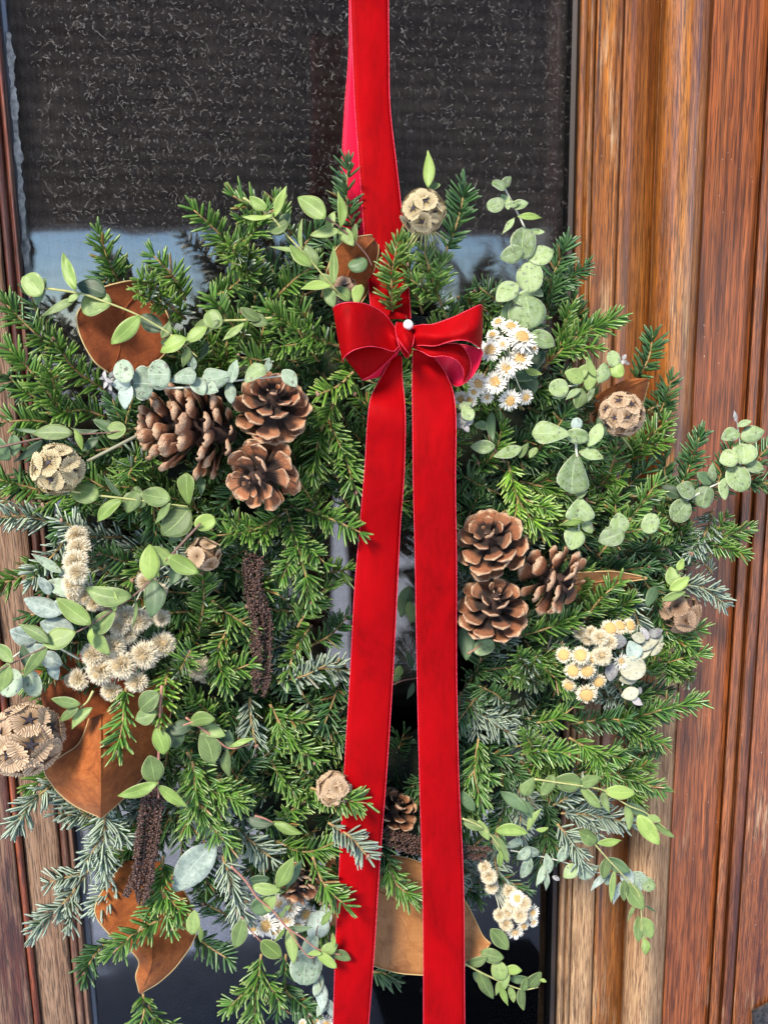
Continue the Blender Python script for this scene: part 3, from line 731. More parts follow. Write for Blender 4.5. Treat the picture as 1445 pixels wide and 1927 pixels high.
pin = empty('pearl_pin', P(768, 611, .152), 'small white pearl headed pin stuck above the knot of the bow', 'pin')
mb = MB(); ball_add(mb, P(768, 611, .152), .0043, 20, 14); mb.build('pearl', plain('pearl', (.82, .80, .76), .18, Coat_Weight=.6, Subsurface_Weight=.2), pin)
mb = MB(); tube_add(mb, [P(768, 611, .152), P(766, 603, .148), P(764, 594, .130)], .0004, 5); mb.build('shaft', plain('steel', (.6, .6, .6), .3, 1.0), pin)

# ------------------------------------------------------------------ magnolia leaves
def suede(name, a, b, c, sc=90, rough=.9, sheen=.15):
    g = NG(name); co = g.coord(); n = g.noise(co, sc, 5, .62, .6); n2 = g.noise(co, 900, 3)
    col = g.ramp(n, [(.28, a), (.5, b), (.75, c)])
    uv = g.n('ShaderNodeTexCoord').outputs['UV']
    sp = g.n('ShaderNodeSeparateXYZ'); g.set(sp.inputs[0], uv)
    off = g.math('ABSOLUTE', g.math('SUBTRACT', sp.outputs[0], .5))
    ph = g.math('ADD', g.math('MULTIPLY', sp.outputs[1], 9.0), g.math('MULTIPLY', off, -5.0))
    ph = g.math('ADD', ph, g.math('MULTIPLY', g.noise(co, 35, 2), 1.2))
    fr = g.math('ABSOLUTE', g.math('SUBTRACT', g.math('FRACT', ph), .5))
    vein = g.ramp(fr, [(.0, 1.0), (.035, .0)])
    col = g.mix(g.math('MULTIPLY', vein, .35), col, tuple(x*.45 for x in a))
    col = g.mix(g.ramp(n2, [(.35, .25), (.6, 0.0)]), col, tuple(x*.4 for x in a))
    mid = g.ramp(off, [(0, 1.0), (.012, 0.0)])
    col = g.mix(g.math('MULTIPLY', mid, .5), col, c)
    g.p('Base Color', col); g.p('Roughness', rough); g.p('Sheen Weight', sheen); g.p('Sheen Tint', (1, .6, .4, 1)); g.p('Specular IOR Level', .3)
    g.bump(g.math('ADD', n2, g.math('MULTIPLY', vein, -1.2)), .4, .0004); return g.m
M_mag = suede('magnolia_suede', (.17, .040, .008), (.30, .082, .016), (.42, .13, .030))
M_magd = suede('magnolia_suede_dark', (.13, .028, .006), (.22, .052, .012), (.31, .082, .020))
M_magt = suede('magnolia_tan_face', (.24, .095, .030), (.40, .175, .058), (.50, .25, .10), 45, .5, .1)
M_rim = plain('magnolia_yellow_rim', (.55, .38, .16), .6)
def magnolia(curves, mat, label, nu=17, nv=36, bulge=0.0, crinkle=.0012, rims=(1, 1), lin=False):
    G = surf(curves, nu, nv, bulge, lin=lin); r_ = np.random.default_rng(len(label))
    for i in range(nv):
        for j in range(nu):
            q = G[i, j]; G[i, j] = q+BK*crinkle*mnoise.noise(Vector(q*45))*2.2
    root = empty('magnolia_leaf', G[nv//2, nu//2], label, 'leaf')
    mb = MB(); sheet_add(mb, G, .0006); mb.build('blade', mat, root)
    for k, on in ((0, rims[0]), (-1, rims[1])):
        if on:
            m2 = MB(); tube_add(m2, catmull(G[:, k], 60), .00065, 5); m2.build('rim', M_rim, root)
    if len(curves) == 3:
        m2 = MB(); tube_add(m2, G[:, nu//2]+BK*.0001, np.linspace(.0011, .0004, nv), 5); m2.build('midrib', mat, root)
    return root
magnolia([[(275, 528, .085), (235, 530, .10), (185, 545, .105), (152, 578, .11), (145, 605, .11), (160, 650, .11), (180, 682, .108), (206, 702, .10)],
          [(280, 534, .08), (262, 552, .09), (240, 575, .094), (230, 600, .096), (228, 630, .096), (226, 660, .098), (218, 685, .098), (207, 703, .098)],
          [(285, 540, .07), (305, 570, .08), (318, 600, .085), (322, 630, .09), (310, 665, .092), (280, 690, .094), (245, 705, .095), (208, 705, .098)]], M_magd, 'brown suede magnolia leaf with yellow edge at the upper left under eucalyptus')
magnolia([[(700, 442, .070), (668, 446, .085), (640, 460, .092), (624, 485, .094), (612, 520, .09), (605, 560, .08)],
          [(704, 450, .07), (690, 465, .082), (672, 485, .085), (658, 510, .086), (645, 540, .084), (640, 565, .078)],
          [(712, 460, .065), (712, 475, .066), (706, 500, .068), (700, 525, .07), (692, 550, .07), (680, 570, .07)]], M_mag, 'orange brown magnolia leaf tucked left of the hanging ribbon above the bow')
magnolia([[(60, 1255, .060), (80, 1320, .066), (98, 1380, .07), (115, 1430, .072)], [(140, 1230, .07), (150, 1300, .078), (160, 1360, .082), (170, 1420, .08)],
          [(280, 1240, .06), (250, 1310, .072), (230, 1360, .078), (210, 1420, .08)]], M_magd, 'dark brown magnolia leaf behind the big folded one, above the left pod', rims=(0, 0))
magnolia([[(168, 1352, .088), (150, 1398, .092), (118, 1422, .088), (84, 1448, .086), (100, 1478, .090), (124, 1502, .092), (158, 1525, .094), (188, 1539, .095)],
          [(190, 1345, .104), (191, 1385, .118), (190, 1420, .126), (190, 1455, .130), (190, 1480, .128), (190, 1502, .122), (190, 1522, .11), (189, 1539, .096)],
          [(330, 1250, .060), (328, 1300, .062), (318, 1360, .066), (302, 1412, .072), (275, 1455, .078), (246, 1490, .084), (218, 1517, .09), (191, 1540, .095)]], M_mag, 'large orange brown folded magnolia leaf pointing down at the lower left', nu=25, nv=44, lin=True)
magnolia([[(235, 1620, .060), (205, 1660, .075), (184, 1695, .085), (181, 1722, .088), (205, 1755, .09), (232, 1778, .088), (262, 1806, .086), (256, 1838, .086), (262, 1869, .08)],
          [(268, 1620, .06), (262, 1665, .072), (262, 1705, .08), (270, 1740, .084), (280, 1768, .09), (286, 1788, .098), (286, 1812, .10), (276, 1842, .094), (264, 1870, .08)],
          [(305, 1620, .05), (335, 1660, .058), (362, 1705, .064), (372, 1742, .068), (362, 1775, .072), (346, 1800, .076), (325, 1826, .08), (298, 1850, .082), (265, 1871, .08)]], M_mag, 'orange brown magnolia leaf pointing down at the bottom left over the glass', nu=25, lin=True)
magnolia([[(620, 1770, .05), (670, 1800, .06), (705, 1818, .07), (745, 1831, .078), (795, 1835, .082), (850, 1828, .08), (885, 1812, .078), (905, 1797, .076), (922, 1776, .07)],
          [(610, 1640, .05), (655, 1655, .06), (702, 1672, .066), (748, 1699, .068), (795, 1730, .068), (845, 1755, .066), (880, 1767, .066), (900, 1773, .066), (922, 1776, .07)],
          [(620, 1600, .04), (680, 1600, .05), (730, 1608, .055), (790, 1622, .055), (840, 1652, .056), (872, 1690, .058), (892, 1728, .06), (908, 1760, .064), (923, 1775, .07)]], M_magt, 'broad tan magnolia leaf at the bottom between and behind the ribbon tails', nu=25, nv=44, lin=True)
magnolia([[(1070, 1078, .085), (1110, 1076, .09), (1150, 1075, .092), (1185, 1080, .092), (1217, 1087, .09)],
          [(1065, 1098, .078), (1105, 1098, .082), (1145, 1092, .085), (1180, 1088, .088), (1217, 1088, .09)],
          [(1070, 1125, .07), (1110, 1122, .074), (1150, 1105, .078), (1180, 1095, .084), (1217, 1089, .09)]], suede('magnolia_pale', (.22, .09, .03), (.36, .15, .05), (.46, .22, .08)), 'narrow pale brown magnolia leaf tip right of the three pine cones')
magnolia([[(1120, 745, .070), (1150, 728, .076), (1180, 715, .078), (1218, 711, .08)], [(1120, 760, .068), (1150, 740, .072), (1185, 726, .076), (1218, 712, .08)],
          [(1110, 850, .04), (1150, 830, .045), (1200, 780, .05), (1220, 720, .07)]], M_mag, 'brown magnolia leaf with thin yellow edge behind the round right pod', rims=(0, 1))

# ------------------------------------------------------------------ eucalyptus
def leafmat(name, a, b, edge, spots=.3, rough=.5, bloom=0.0):
    g = NG(name); uvn = g.n('ShaderNodeTexCoord').outputs['UV']; sp = g.n('ShaderNodeSeparateXYZ'); g.set(sp.inputs[0], uvn)
    co = g.coord(); n = g.noise(co, 70, 4, .6); r = g.rnd()
    c = g.ramp(g.math('ADD', g.math('MULTIPLY', n, .8), g.math('MULTIPLY', r, .75)), [(.35, tuple(x*.62 for x in a)), (.7, a), (1.15, b)])
    off = g.math('ABSOLUTE', g.math('SUBTRACT', sp.outputs[0], .5))
    ph = g.math('ADD', g.math('MULTIPLY', sp.outputs[1], 7.0), g.math('MULTIPLY', off, -6.0)); ph = g.math('ADD', ph, g.math('MULTIPLY', n, 1.0))
    vein = g.ramp(g.math('ABSOLUTE', g.math('SUBTRACT', g.math('FRACT', ph), .5)), [(0, 1.0), (.06, 0.0)])
    lite = tuple(min(1, x*1.45+.03) for x in b)
    c = g.mix(g.math('MULTIPLY', vein, .28), c, lite); c = g.mix(g.ramp(off, [(0, .75), (.022, 0.0)]), c, lite)
    c = g.mix(g.ramp(off, [(.462, 0.0), (.49, .7)]), c, edge)
    s = g.ramp(g.noise(co, 330, 2, .5), [(.34, spots), (.40, 0.0)])
    s2 = g.ramp(g.noise(co, 110, 2, .5), [(.24, spots), (.29, 0.0)])
    c = g.mix(s, c, (.05, .045, .03)); c = g.mix(s2, c, (.09, .05, .035))
    if bloom: c = g.mix(g.ramp(g.noise(co, 180, 4, .7), [(.4, 0.0), (.7, bloom)]), c, (.50, .56, .48))
    g.p('Base Color', c); g.p('Roughness', rough); g.p('Specular IOR Level', .42)
    g.bump(g.math('ADD', g.math('MULTIPLY', vein, .7), g.noise(co, 500, 2)), .25, .0003); return g.m
LM = {'g': leafmat('eucalyptus_leaf', (.115, .175, .050), (.20, .28, .080), (.42, .46, .22)),
      'b': leafmat('bright_eucalyptus_leaf', (.15, .235, .045), (.235, .33, .075), (.48, .52, .22), .15),
      'd': leafmat('dark_eucalyptus_leaf', (.045, .085, .035), (.085, .145, .060), (.22, .28, .14), .2),
      'r': leafmat('silver_dollar_leaf', (.15, .22, .075), (.24, .32, .12), (.5, .55, .36), .7, .6, .25),
      's': leafmat('blue_silver_leaf', (.17, .24, .155), (.27, .34, .22), (.55, .58, .45), .85, .65, .4),
      'w': leafmat('pale_blue_leaf', (.19, .25, .215), (.29, .36, .31), (.5, .55, .5), .5, .7, .5),
      'k': leafmat('dried_grey_leaf', (.13, .12, .125), (.32, .29, .29), (.3, .27, .28), .8, .8, .4),
      'c': leafmat('dried_cream_leaf', (.24, .23, .15), (.40, .38, .27), (.5, .45, .35), .5, .8, .3)}
def prof(shape, v):
    if shape == 'o': return np.sin(np.pi*v**.88)**.72
    if shape == 'p': return np.sin(np.pi*v**.86)**1.05
    if shape == 'r': return np.sqrt(np.maximum(0, 1-(2*v-1)**2))**.95
    if shape == 'f': return np.maximum(0, v**.72*(1-v**7))*1.12
def leaf(parent, cx, cy, ln, wd, ang, shape, tint, d, r_):
    cc = P(cx, cy, d); m = mpp(cc); ln = ln*m; wd = wd*m; a = rad(ang)
    tilt = r_.uniform(-.22, .30); T = unit(RT*math.cos(a)+UP*math.sin(a)+BK*tilt)
    N = unit(BK+RT*r_.normal(0, .22)+UP*r_.normal(.12, .22)); N = unit(N-np.dot(N, T)*T); W = np.cross(T, N)
    nv, nu = 11, 7; v = np.linspace(.0, 1, nv); u = np.linspace(-1, 1, nu)
    w_ = prof(shape, np.clip(v, .012, .988)); fold = r_.uniform(.04, .30)*(1 if r_.random() < .8 else -1); cup = r_.uniform(-.10, .16); sk = r_.normal(0, .05)
    G = np.empty((nv, nu, 3)); wav = r_.uniform(0, 6); wamp = r_.uniform(0, .035)
    for i in range(nv):
        for j in range(nu):
            x = u[j]*w_[i]*wd*.5; y = (v[i]-.5)*ln
            z = fold*abs(x)-cup*ln*(2*v[i]-1)**2*.5+wamp*ln*math.sin(wav+v[i]*8)*u[j]
            G[i, j] = cc+T*y+W*(x+sk*ln*math.sin(math.pi*v[i]))+N*z
    mb = MB(); sheet_add(mb, G, .00035)
    return mb.build('leaf', LM[tint], parent)
def euc(label, stem, leaves, d=.11, stemcol='y', rs=.0011, cat='eucalyptus', name='eucalyptus_sprig', d1=None, more=()):
    st = [tuple(map(float, q.split(','))) for q in stem.split()]
    d1 = d if d1 is None else d1; n = len(st)
    pts = np.array([P(x, y, d+(d1-d)*i/max(1, n-1)-(.006 if stemcol == 'w' else 0)) for i, (x, y) in enumerate(st)])
    root = empty(name, pts[0], label, cat)
    r_ = np.random.default_rng(abs(int(st[0][0]*13+st[0][1]*7)))
    mb = MB(); tube_add(mb, catmull(pts, 8*n), np.linspace(rs, rs*.55, 8*n), 6)
    for s2 in more:
        q = [tuple(map(float, k.split(','))) for k in s2.split()]; tube_add(mb, catmull([P(x, y, d) for x, y in q], 16), rs*.6, 5)
    mb.build('stem', M_stem[stemcol], root)
    sx = np.array(st)
    for l_ in leaves.split(';'):
        q = l_.split()
        if len(q) < 6: continue
        cx, cy, ln, wd, an = map(float, q[:5]); tint = q[6] if len(q) > 6 else 'g'
        k = np.argmin((sx[:, 0]-cx)**2+(sx[:, 1]-cy)**2)
        dd = d+(d1-d)*k/max(1, n-1)+(.004 if tint == 'b' else -.006 if tint == 'd' else 0)+r_.uniform(-.002, .002)
        leaf(root, cx, cy, ln, wd, an, q[5], tint, dd, r_)
    return root
M_stem = {'y': mottled('yellow_green_stem', (.30, .32, .10), (.50, .48, .20), 200, .6), 'p': mottled('purple_brown_stem', (.10, .055, .045), (.20, .11, .08), 200, .6),
          'r': mottled('reddish_stem', (.30, .12, .09), (.45, .22, .15), 200, .6), 'w': mottled('chalky_stem', (.45, .48, .38), (.66, .66, .52), 200, .7)}
euc('green eucalyptus sprig crossing the upper left magnolia leaf', '82,542 150,552 190,565 260,593 330,635 372,672',
    '63 537 50 42 130 r g;77 548 54 26 65 o d;131 511 80 25 110 p b;172 543 58 40 160 o d;181 572 58 50 205 r g;113 578 72 18 212 p g;236 621 76 32 222 o b;287 608 52 34 325 o d;312 620 36 18 65 p g;325 648 58 34 205 o b;318 642 30 24 200 r d;140 560 30 14 30 p g;350 672 40 18 250 p g', .122)
euc('thin eucalyptus sprig with oval leaves left of the bow at upper centre', '512,598 462,602 405,606 372,630 345,655', '403 600 40 34 120 r g;385 614 62 32 20 o g;368 630 56 27 218 p b;440 624 56 15 222 p g;472 590 44 22 150 o g;488 602 36 26 335 o g;383 660 40 16 245 p d;360 680 44 14 95 p s', .118)
euc('green eucalyptus sprig trailing down to the left loop of the bow', '458,372 500,400 515,412 538,440 568,472 597,505 625,538 642,556',
    '486 382 40 22 145 o b;485 408 58 13 183 p b;528 379 60 18 66 p b;524 426 38 34 200 r g;537 414 30 22 60 o d;568 441 58 10 88 p g;584 483 48 30 115 o g;566 482 58 26 135 o b;538 468 58 9 172 p g;628 500 72 18 90 p b;595 542 60 20 190 p b;612 530 34 28 120 o g;644 554 36 28 330 r g;620 558 44 24 290 o g;676 557 44 30 80 f b', .118)
euc('green eucalyptus twig with a large oval leaf left of the hanging ribbon', '612,409 640,428 668,455 690,480 700,500', '587 391 66 38 142 o b;622 415 38 18 70 o g;638 395 66 18 95 p b;611 438 56 20 188 o g;651 445 46 24 310 o g;667 443 42 16 80 o g;673 495 38 32 200 r d', .10, 'p')
euc('single upright eucalyptus leaf above the top seed pod', '800,480 806,420 808,352', '806 319 68 24 90 p b;818 350 22 14 10 o g', .10)
euc('dark green eucalyptus sprig above the left seed pod', '-20,848 0,842 85,823 140,818 205,814 245,808', '2 842 56 40 120 o d;26 838 42 24 270 o d;100 815 74 32 180 o g;56 814 68 9 172 p d;55 848 72 18 215 p d;148 828 44 14 290 p b;160 806 58 9 175 p d;200 801 52 22 155 o d;220 812 40 35 10 r g;171 834 44 18 225 p d', .085, 'p')
euc('green eucalyptus sprig below the large pine cone', '135,924 183,932 235,938 290,945 354,953', '160 926 52 44 160 r g;115 927 58 12 190 p d;205 960 62 27 220 o b;213 915 52 11 128 p d;250 945 46 32 240 o g;263 935 42 26 110 r g;293 934 56 38 170 o g;352 921 62 44 92 f b;330 981 72 56 225 o g;307 966 52 15 232 p g;386 983 40 32 200 r b;330 1003 42 30 260 o d;377 912 44 16 280 p d', .122)
euc('eucalyptus sprig on a dark stem in front of the cream flowers at left', '378,985 345,1020 300,1070 285,1092 240,1130 175,1173 120,1202 60,1230 -10,1266',
    '283 1058 68 38 92 o b;302 1045 54 34 145 o g;345 1063 64 34 330 o b;328 1077 48 26 260 o d;204 1114 86 38 170 o g;212 1128 46 20 100 o b;286 1126 70 42 270 o d;252 1152 62 7 265 p g;140 1150 80 35 143 o b;196 1170 60 40 40 o g;189 1204 68 28 298 o g;170 1198 38 14 265 p b;113 1201 62 42 20 o g;65 1192 68 24 150 p g;67 1246 82 24 232 p g;45 1236 46 22 280 p d;8 1228 54 28 140 p g;10 1274 62 32 250 p g', .130, 'p')
euc('pale blue silver eucalyptus leaves at the left edge beside the cream flowers', '150,1240 100,1215 60,1215 20,1240', '82 1141 74 38 158 o w;46 1195 54 38 160 o w;108 1180 66 38 165 o w;115 1106 62 34 160 o s;85 1102 40 22 120 o w;62 1226 52 28 200 o w;20 1284 56 50 230 r s;62 1286 52 46 300 r s;98 1241 44 32 330 o w;90 1060 66 18 145 p s;130 1075 40 26 200 o s;128 1150 60 26 320 o w;100 1262 40 24 300 o w', .108, 'w')
euc('small three leaved eucalyptus twig over the dark magnolia leaf', '176,1300 165,1320 152,1331', '125 1320 54 22 168 o g;130 1344 46 18 215 o g;155 1352 54 22 228 p g', .118)
euc('eucalyptus sprig on a reddish stem hanging over the lower seed tassel', '305,1290 300,1360 299,1430 298,1475 299,1502', '381 1357 50 28 10 o b;340 1372 44 28 200 o d;300 1396 52 38 110 o b;325 1385 44 38 80 r d;287 1447 58 42 97 o g;258 1487 82 26 199 p b;325 1498 74 22 318 p b;280 1320 52 40 220 o g;275 1346 44 34 200 o g', .134, 'r', .0014, more=('345,1365 372,1355',))
euc('eucalyptus twig with drooping leaves right of the folded magnolia leaf', '350,1350 400,1385 432,1408 470,1400', '390 1408 64 42 108 o g;430 1437 56 20 275 p g;456 1398 52 11 20 p b;428 1392 38 24 80 o d;400 1380 50 26 350 o g', .128, 'r')
euc('single bright eucalyptus leaf on a red twig at lower centre left', '480,1535 500,1541 514,1548', '541 1558 62 20 340 p b;490 1545 54 24 350 p d', .128, 'r')
euc('twining eucalyptus sprig over the white flowers at bottom centre', '435,1630 462,1657 485,1690 515,1715 540,1745 570,1765 600,1787 642,1797',
    '537 1642 66 30 62 p b;554 1644 58 20 60 p d;488 1655 40 24 10 o d;502 1672 54 22 350 o g;494 1701 44 40 200 r d;511 1703 40 24 250 o g;450 1757 58 30 255 o g;511 1785 52 32 315 o b;526 1760 32 10 228 p b;565 1745 48 12 5 p d;548 1780 64 24 280 o g;615 1727 34 14 55 p b;616 1808 46 22 320 o b;620 1785 34 24 20 o g;642 1800 38 20 340 o g;628 1768 32 9 95 p b;592 1795 26 10 180 o b;365 1736 48 27 85 o g;378 1760 32 10 270 p b;532 1720 24 8 60 p g;540 1708 20 8 40 p g', .134, 'r', .0012, more=('455,1725 470,1748 492,1772 530,1805', '540,1745 580,1800 600,1792'))
euc('eucalyptus sprig reaching right over the moulding at lower right', '1005,1466 1060,1474 1115,1482 1140,1490 1180,1515 1215,1530 1255,1562',
    '995 1480 40 36 240 f g;1030 1478 46 24 235 o g;1068 1472 56 38 170 o g;1108 1470 46 22 15 o g;1110 1501 54 22 312 o g;1142 1507 46 15 280 p g;1167 1491 60 26 355 o b;1200 1528 58 20 330 o d;1180 1538 46 16 275 o g;1220 1561 64 32 305 o b;1249 1563 44 14 325 o g;1230 1541 28 14 340 o g', .112)
euc('long drooping eucalyptus sprig hanging against the right moulding', '1105,1572 1120,1590 1140,1613 1165,1640 1200,1680 1206,1722 1208,1760',
    '1107 1573 44 31 150 o g;1146 1584 48 16 5 p b;1162 1627 52 26 330 o d;1138 1634 40 22 260 o g;1153 1668 60 15 262 p g;1194 1686 60 32 305 o g;1174 1676 38 20 270 o g;1187 1718 36 8 245 p g;1223 1710 28 5 325 p d;1216 1746 48 28 300 o g;1201 1749 46 20 265 o g;1215 1784 32 18 275 o b;1209 1775 34 8 270 p g', .10)
euc('eucalyptus leaves right of the ribbon tail at the lower right', '870,1540 905,1556 930,1580 948,1612', '890 1552 44 18 340 o g;911 1563 44 18 300 o g;940 1597 60 18 302 o g;962 1566 60 24 0 o b;1005 1543 52 14 60 p g;942 1618 34 14 270 p b;968 1510 64 24 325 o d;990 1524 60 22 320 o d;1020 1560 24 10 10 o b;880 1510 50 22 300 o d', .11)
euc('green eucalyptus sprig curling out at the bottom right of the glass', '872,1812 905,1830 955,1853 985,1862 1012,1858',
    '939 1767 52 28 310 o g;926 1798 44 27 350 o g;895 1808 44 18 200 o g;938 1827 36 31 100 r g;915 1856 60 24 297 o g;951 1841 42 18 262 o g;966 1825 32 20 350 o b;937 1858 30 12 250 p g;948 1873 42 13 292 p b;962 1872 34 14 288 o g;978 1843 42 16 5 o d;1005 1845 40 27 50 o g;987 1853 28 17 80 o g;983 1878 42 18 272 o g;1022 1846 14 8 340 p b;905 1842 36 20 330 o d', .09)
euc('small eucalyptus shoot above the right dried pod', '1255,1142 1268,1118 1276,1090 1279,1062', '1264 1085 38 28 95 o g;1278 1098 44 22 35 o b;1267 1121 46 17 20 o g;1279 1062 26 15 60 o b;1226 1122 44 22 240 o d', .105, 'r')
euc('tiny eucalyptus sprig seen in the gap between the two ribbon tails', '735,1290 760,1280 790,1275', '752 1262 20 17 90 o b;772 1300 36 12 250 p d;770 1242 38 14 110 p d;744 1275 22 16 190 o g;762 1132 62 30 255 o d;772 1152 42 22 280 o g', .05, 'r', .0008)
euc('two eucalyptus leaves below the lower right pine cone', '880,1230 893,1222 905,1212', '911 1218 42 31 20 r r;874 1210 64 30 275 o d', .10, 'r')
euc('dark eucalyptus twig below the white daisy flowers', '950,870 928,842 918,818', '908 840 46 26 180 o r;926 803 60 19 272 p d;906 803 30 18 170 o d;955 850 60 24 200 o r;985 848 32 14 60 o g;985 700 64 42 10 r d;1005 682 56 36 45 o d;985 718 60 40 320 r d;1003 698 36 14 340 p b', .10, 'p')
euc('silver dollar eucalyptus sprig standing up against the upper right glass', '990,610 998,540 1003,495 995,450 985,425 968,390 955,365 945,345',
    '938 349 28 24 150 r r;953 343 26 18 50 o r;932 385 34 30 200 r r;950 380 34 20 290 o r;966 381 30 12 20 p r;978 386 34 22 20 o r;956 424 44 12 235 p r;997 408 48 14 0 p b;1010 435 30 12 355 o r;986 458 58 50 268 r r;962 478 46 34 200 o r;1018 479 52 40 20 o r;998 521 58 50 275 r r;954 550 54 38 220 o r;1010 547 32 20 320 o r;990 588 64 74 272 r r;1022 637 52 34 332 o r;962 592 60 44 250 o d;985 560 44 30 200 o r', .112, 'w', .0013)
euc('small silver leaves at the right tip of the bow below the daisies', '880,800 874,775 872,755', '880 777 32 26 120 o r;874 763 30 14 20 o r;868 792 34 24 260 o k;876 803 24 14 300 o k;885 792 20 12 60 o k', .125, 'w')
euc('blue silver eucalyptus sprig with round leaves lying above the large pine cone', '198,712 262,722 330,730 400,722 455,715 548,706',
    '234 699 46 38 108 r s;228 722 34 26 185 o w;238 745 50 32 262 o w;269 722 40 70 180 r s;300 705 42 58 180 r s;345 712 56 44 10 f s;374 728 40 30 300 o s;410 709 58 54 190 f s;440 699 46 22 72 o s;434 739 42 22 275 o s;395 728 42 28 330 o s;365 684 26 12 90 p s;480 704 50 46 40 f r;506 686 26 14 85 p s;545 712 40 28 310 o s;199 704 18 8 100 p k;205 714 20 9 150 p k;200 724 18 8 250 p k;194 712 16 7 190 p k;208 730 14 7 300 p k;210 704 16 8 60 p k', .135, 'w', .0012)
euc('hanging silver dollar eucalyptus sprig with big fan leaves right of centre', '1084,790 1083,835 1086,870 1090,930 1088,1012',
    '1037 815 72 60 178 f r;1086 821 44 30 350 r r;1079 891 78 88 262 f r;1113 855 48 24 345 o r;1090 960 48 72 268 f r;1091 927 24 20 270 o r;1075 985 48 14 190 p b;1106 990 32 20 300 o r;1080 1013 46 42 250 o r;1085 798 24 22 90 r w;1150 1010 52 40 200 o r;1166 985 42 36 100 o r;1222 985 40 34 250 r r;1118 818 50 26 240 o r;1136 800 44 36 80 r d;1003 852 24 14 230 o g', .118, 'w', .0016)
euc('small leaved eucalyptus sprig above the right round pod', '1040,728 1085,724 1115,702 1150,686 1178,678', '1050 730 40 34 190 r r;1054 743 30 16 200 o r;1080 709 40 30 150 o g;1079 743 36 14 215 p r;1089 750 40 26 250 o g;1108 713 46 26 265 o g;1109 746 36 12 240 p r;1133 702 42 27 250 o r;1152 675 30 26 100 r r;1162 696 30 28 280 r b;1112 690 42 14 120 o g;1096 700 34 20 60 o g;1174 672 12 8 60 o k;1180 682 12 8 320 o k;1170 682 10 8 250 o k', .10, 'w', .0009)
euc('silver dollar eucalyptus sprig reaching the far right edge over the wood', '1262,958 1308,932 1335,917 1368,900 1392,872 1390,825 1384,782',
    '1383 783 22 10 100 p k;1400 797 26 13 20 o r;1374 820 38 27 200 o r;1415 817 44 34 15 o r;1398 853 42 46 268 r r;1371 863 36 36 200 o r;1418 876 38 25 340 o r;1388 900 54 46 300 r r;1363 920 42 27 265 o r;1341 890 36 15 100 o r;1326 900 38 26 150 o d;1326 936 42 39 260 r r;1290 923 40 35 160 o r;1262 924 38 26 150 o d;1278 961 48 42 228 r r', .095, 'w', .0011)
euc('dried grey cream eucalyptus tuft beside the yellow button flowers', '1170,1290 1185,1250 1205,1210 1225,1195', '1189 1224 38 32 110 o w;1190 1256 50 44 200 r c;1181 1279 34 22 180 o c;1185 1305 34 26 200 o c;1198 1318 26 16 320 o k;1200 1300 18 12 60 o k;1160 1206 40 28 170 o k;1151 1265 36 24 250 o k;1212 1192 26 17 120 o k;1232 1190 30 18 20 o k;1200 1201 26 20 160 o c;1222 1213 40 20 30 o c;1236 1222 36 15 50 p c;1215 1230 38 16 40 p c;1240 1205 24 12 60 o c', .12, 'w', .0009)
euc('two large pale blue leaves at the lower left of centre', '440,1500 425,1560 415,1590', '388 1524 108 76 165 o w;366 1632 112 62 228 o w;432 1515 50 44 20 o w', .098, 'w')
euc('blue grey curled eucalyptus leaves left of the ribbon tail at the bottom', '600,1730 590,1800 605,1860 615,1900', '597 1740 66 48 60 o w;612 1722 40 26 100 o w;580 1778 50 30 230 o s;578 1818 66 62 260 r s;603 1875 62 24 275 p w;622 1900 58 20 290 p w;606 1895 40 20 240 p s;600 1856 40 20 70 o s;638 1893 16 6 100 p w', .10, 'p', .0007)
euc('silvery eucalyptus sprig under the drooping sprig at the lower right', '960,1600 1010,1610 1060,1622 1110,1640 1160,1645 1200,1655',
    '988 1632 46 22 250 o s;1015 1648 40 16 250 p s;1026 1656 44 12 275 p s;1031 1625 38 22 100 o s;1001 1602 34 20 140 o s;1046 1653 16 9 330 o k;1074 1640 36 26 220 o r;1108 1640 46 28 215 f s;1128 1660 48 13 220 p w;1160 1680 46 14 250 p w;1180 1650 36 28 300 o w;1202 1656 42 30 320 o s;1216 1664 32 26 340 r r;1196 1672 34 20 270 o w;1060 1605 36 22 60 o s;1140 1650 34 20 280 o s;968 1588 34 20 200 o s;985 1606 34 20 220 o s', .082, 'w', .0009)
# ------------------------------------------------------------------ pine cones
def cone_mat(name, k=1.0):
    g = NG(name); uv = g.n('ShaderNodeTexCoord').outputs['UV']; sp = g.n('ShaderNodeSeparateXYZ'); g.set(sp.inputs[0], uv)
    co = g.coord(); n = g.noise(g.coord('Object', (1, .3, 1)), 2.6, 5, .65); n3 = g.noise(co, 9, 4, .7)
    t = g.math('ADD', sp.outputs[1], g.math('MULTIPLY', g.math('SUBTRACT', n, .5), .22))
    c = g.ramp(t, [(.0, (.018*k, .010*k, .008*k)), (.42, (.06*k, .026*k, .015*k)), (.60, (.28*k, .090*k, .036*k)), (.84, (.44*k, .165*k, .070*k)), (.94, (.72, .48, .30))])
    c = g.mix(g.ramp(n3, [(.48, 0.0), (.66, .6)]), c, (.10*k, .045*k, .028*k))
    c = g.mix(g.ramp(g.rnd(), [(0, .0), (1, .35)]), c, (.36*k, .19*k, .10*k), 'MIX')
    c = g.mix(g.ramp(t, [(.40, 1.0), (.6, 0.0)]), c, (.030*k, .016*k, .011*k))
    e = g.math('ABSOLUTE', g.math('SUBTRACT', sp.outputs[0], .5))
    c = g.mix(g.math('MULTIPLY', g.ramp(e, [(.42, 0.0), (.5, .65)]), g.ramp(t, [(.5, 0.0), (.7, 1.0)])), c, (.50, .32, .20))
    g.p('Base Color', c); g.p('Roughness', .55); g.p('Specular IOR Level', .4); g.bump(g.math('ADD', n, g.noise(co, 30, 3)), .5, .02); return g.m
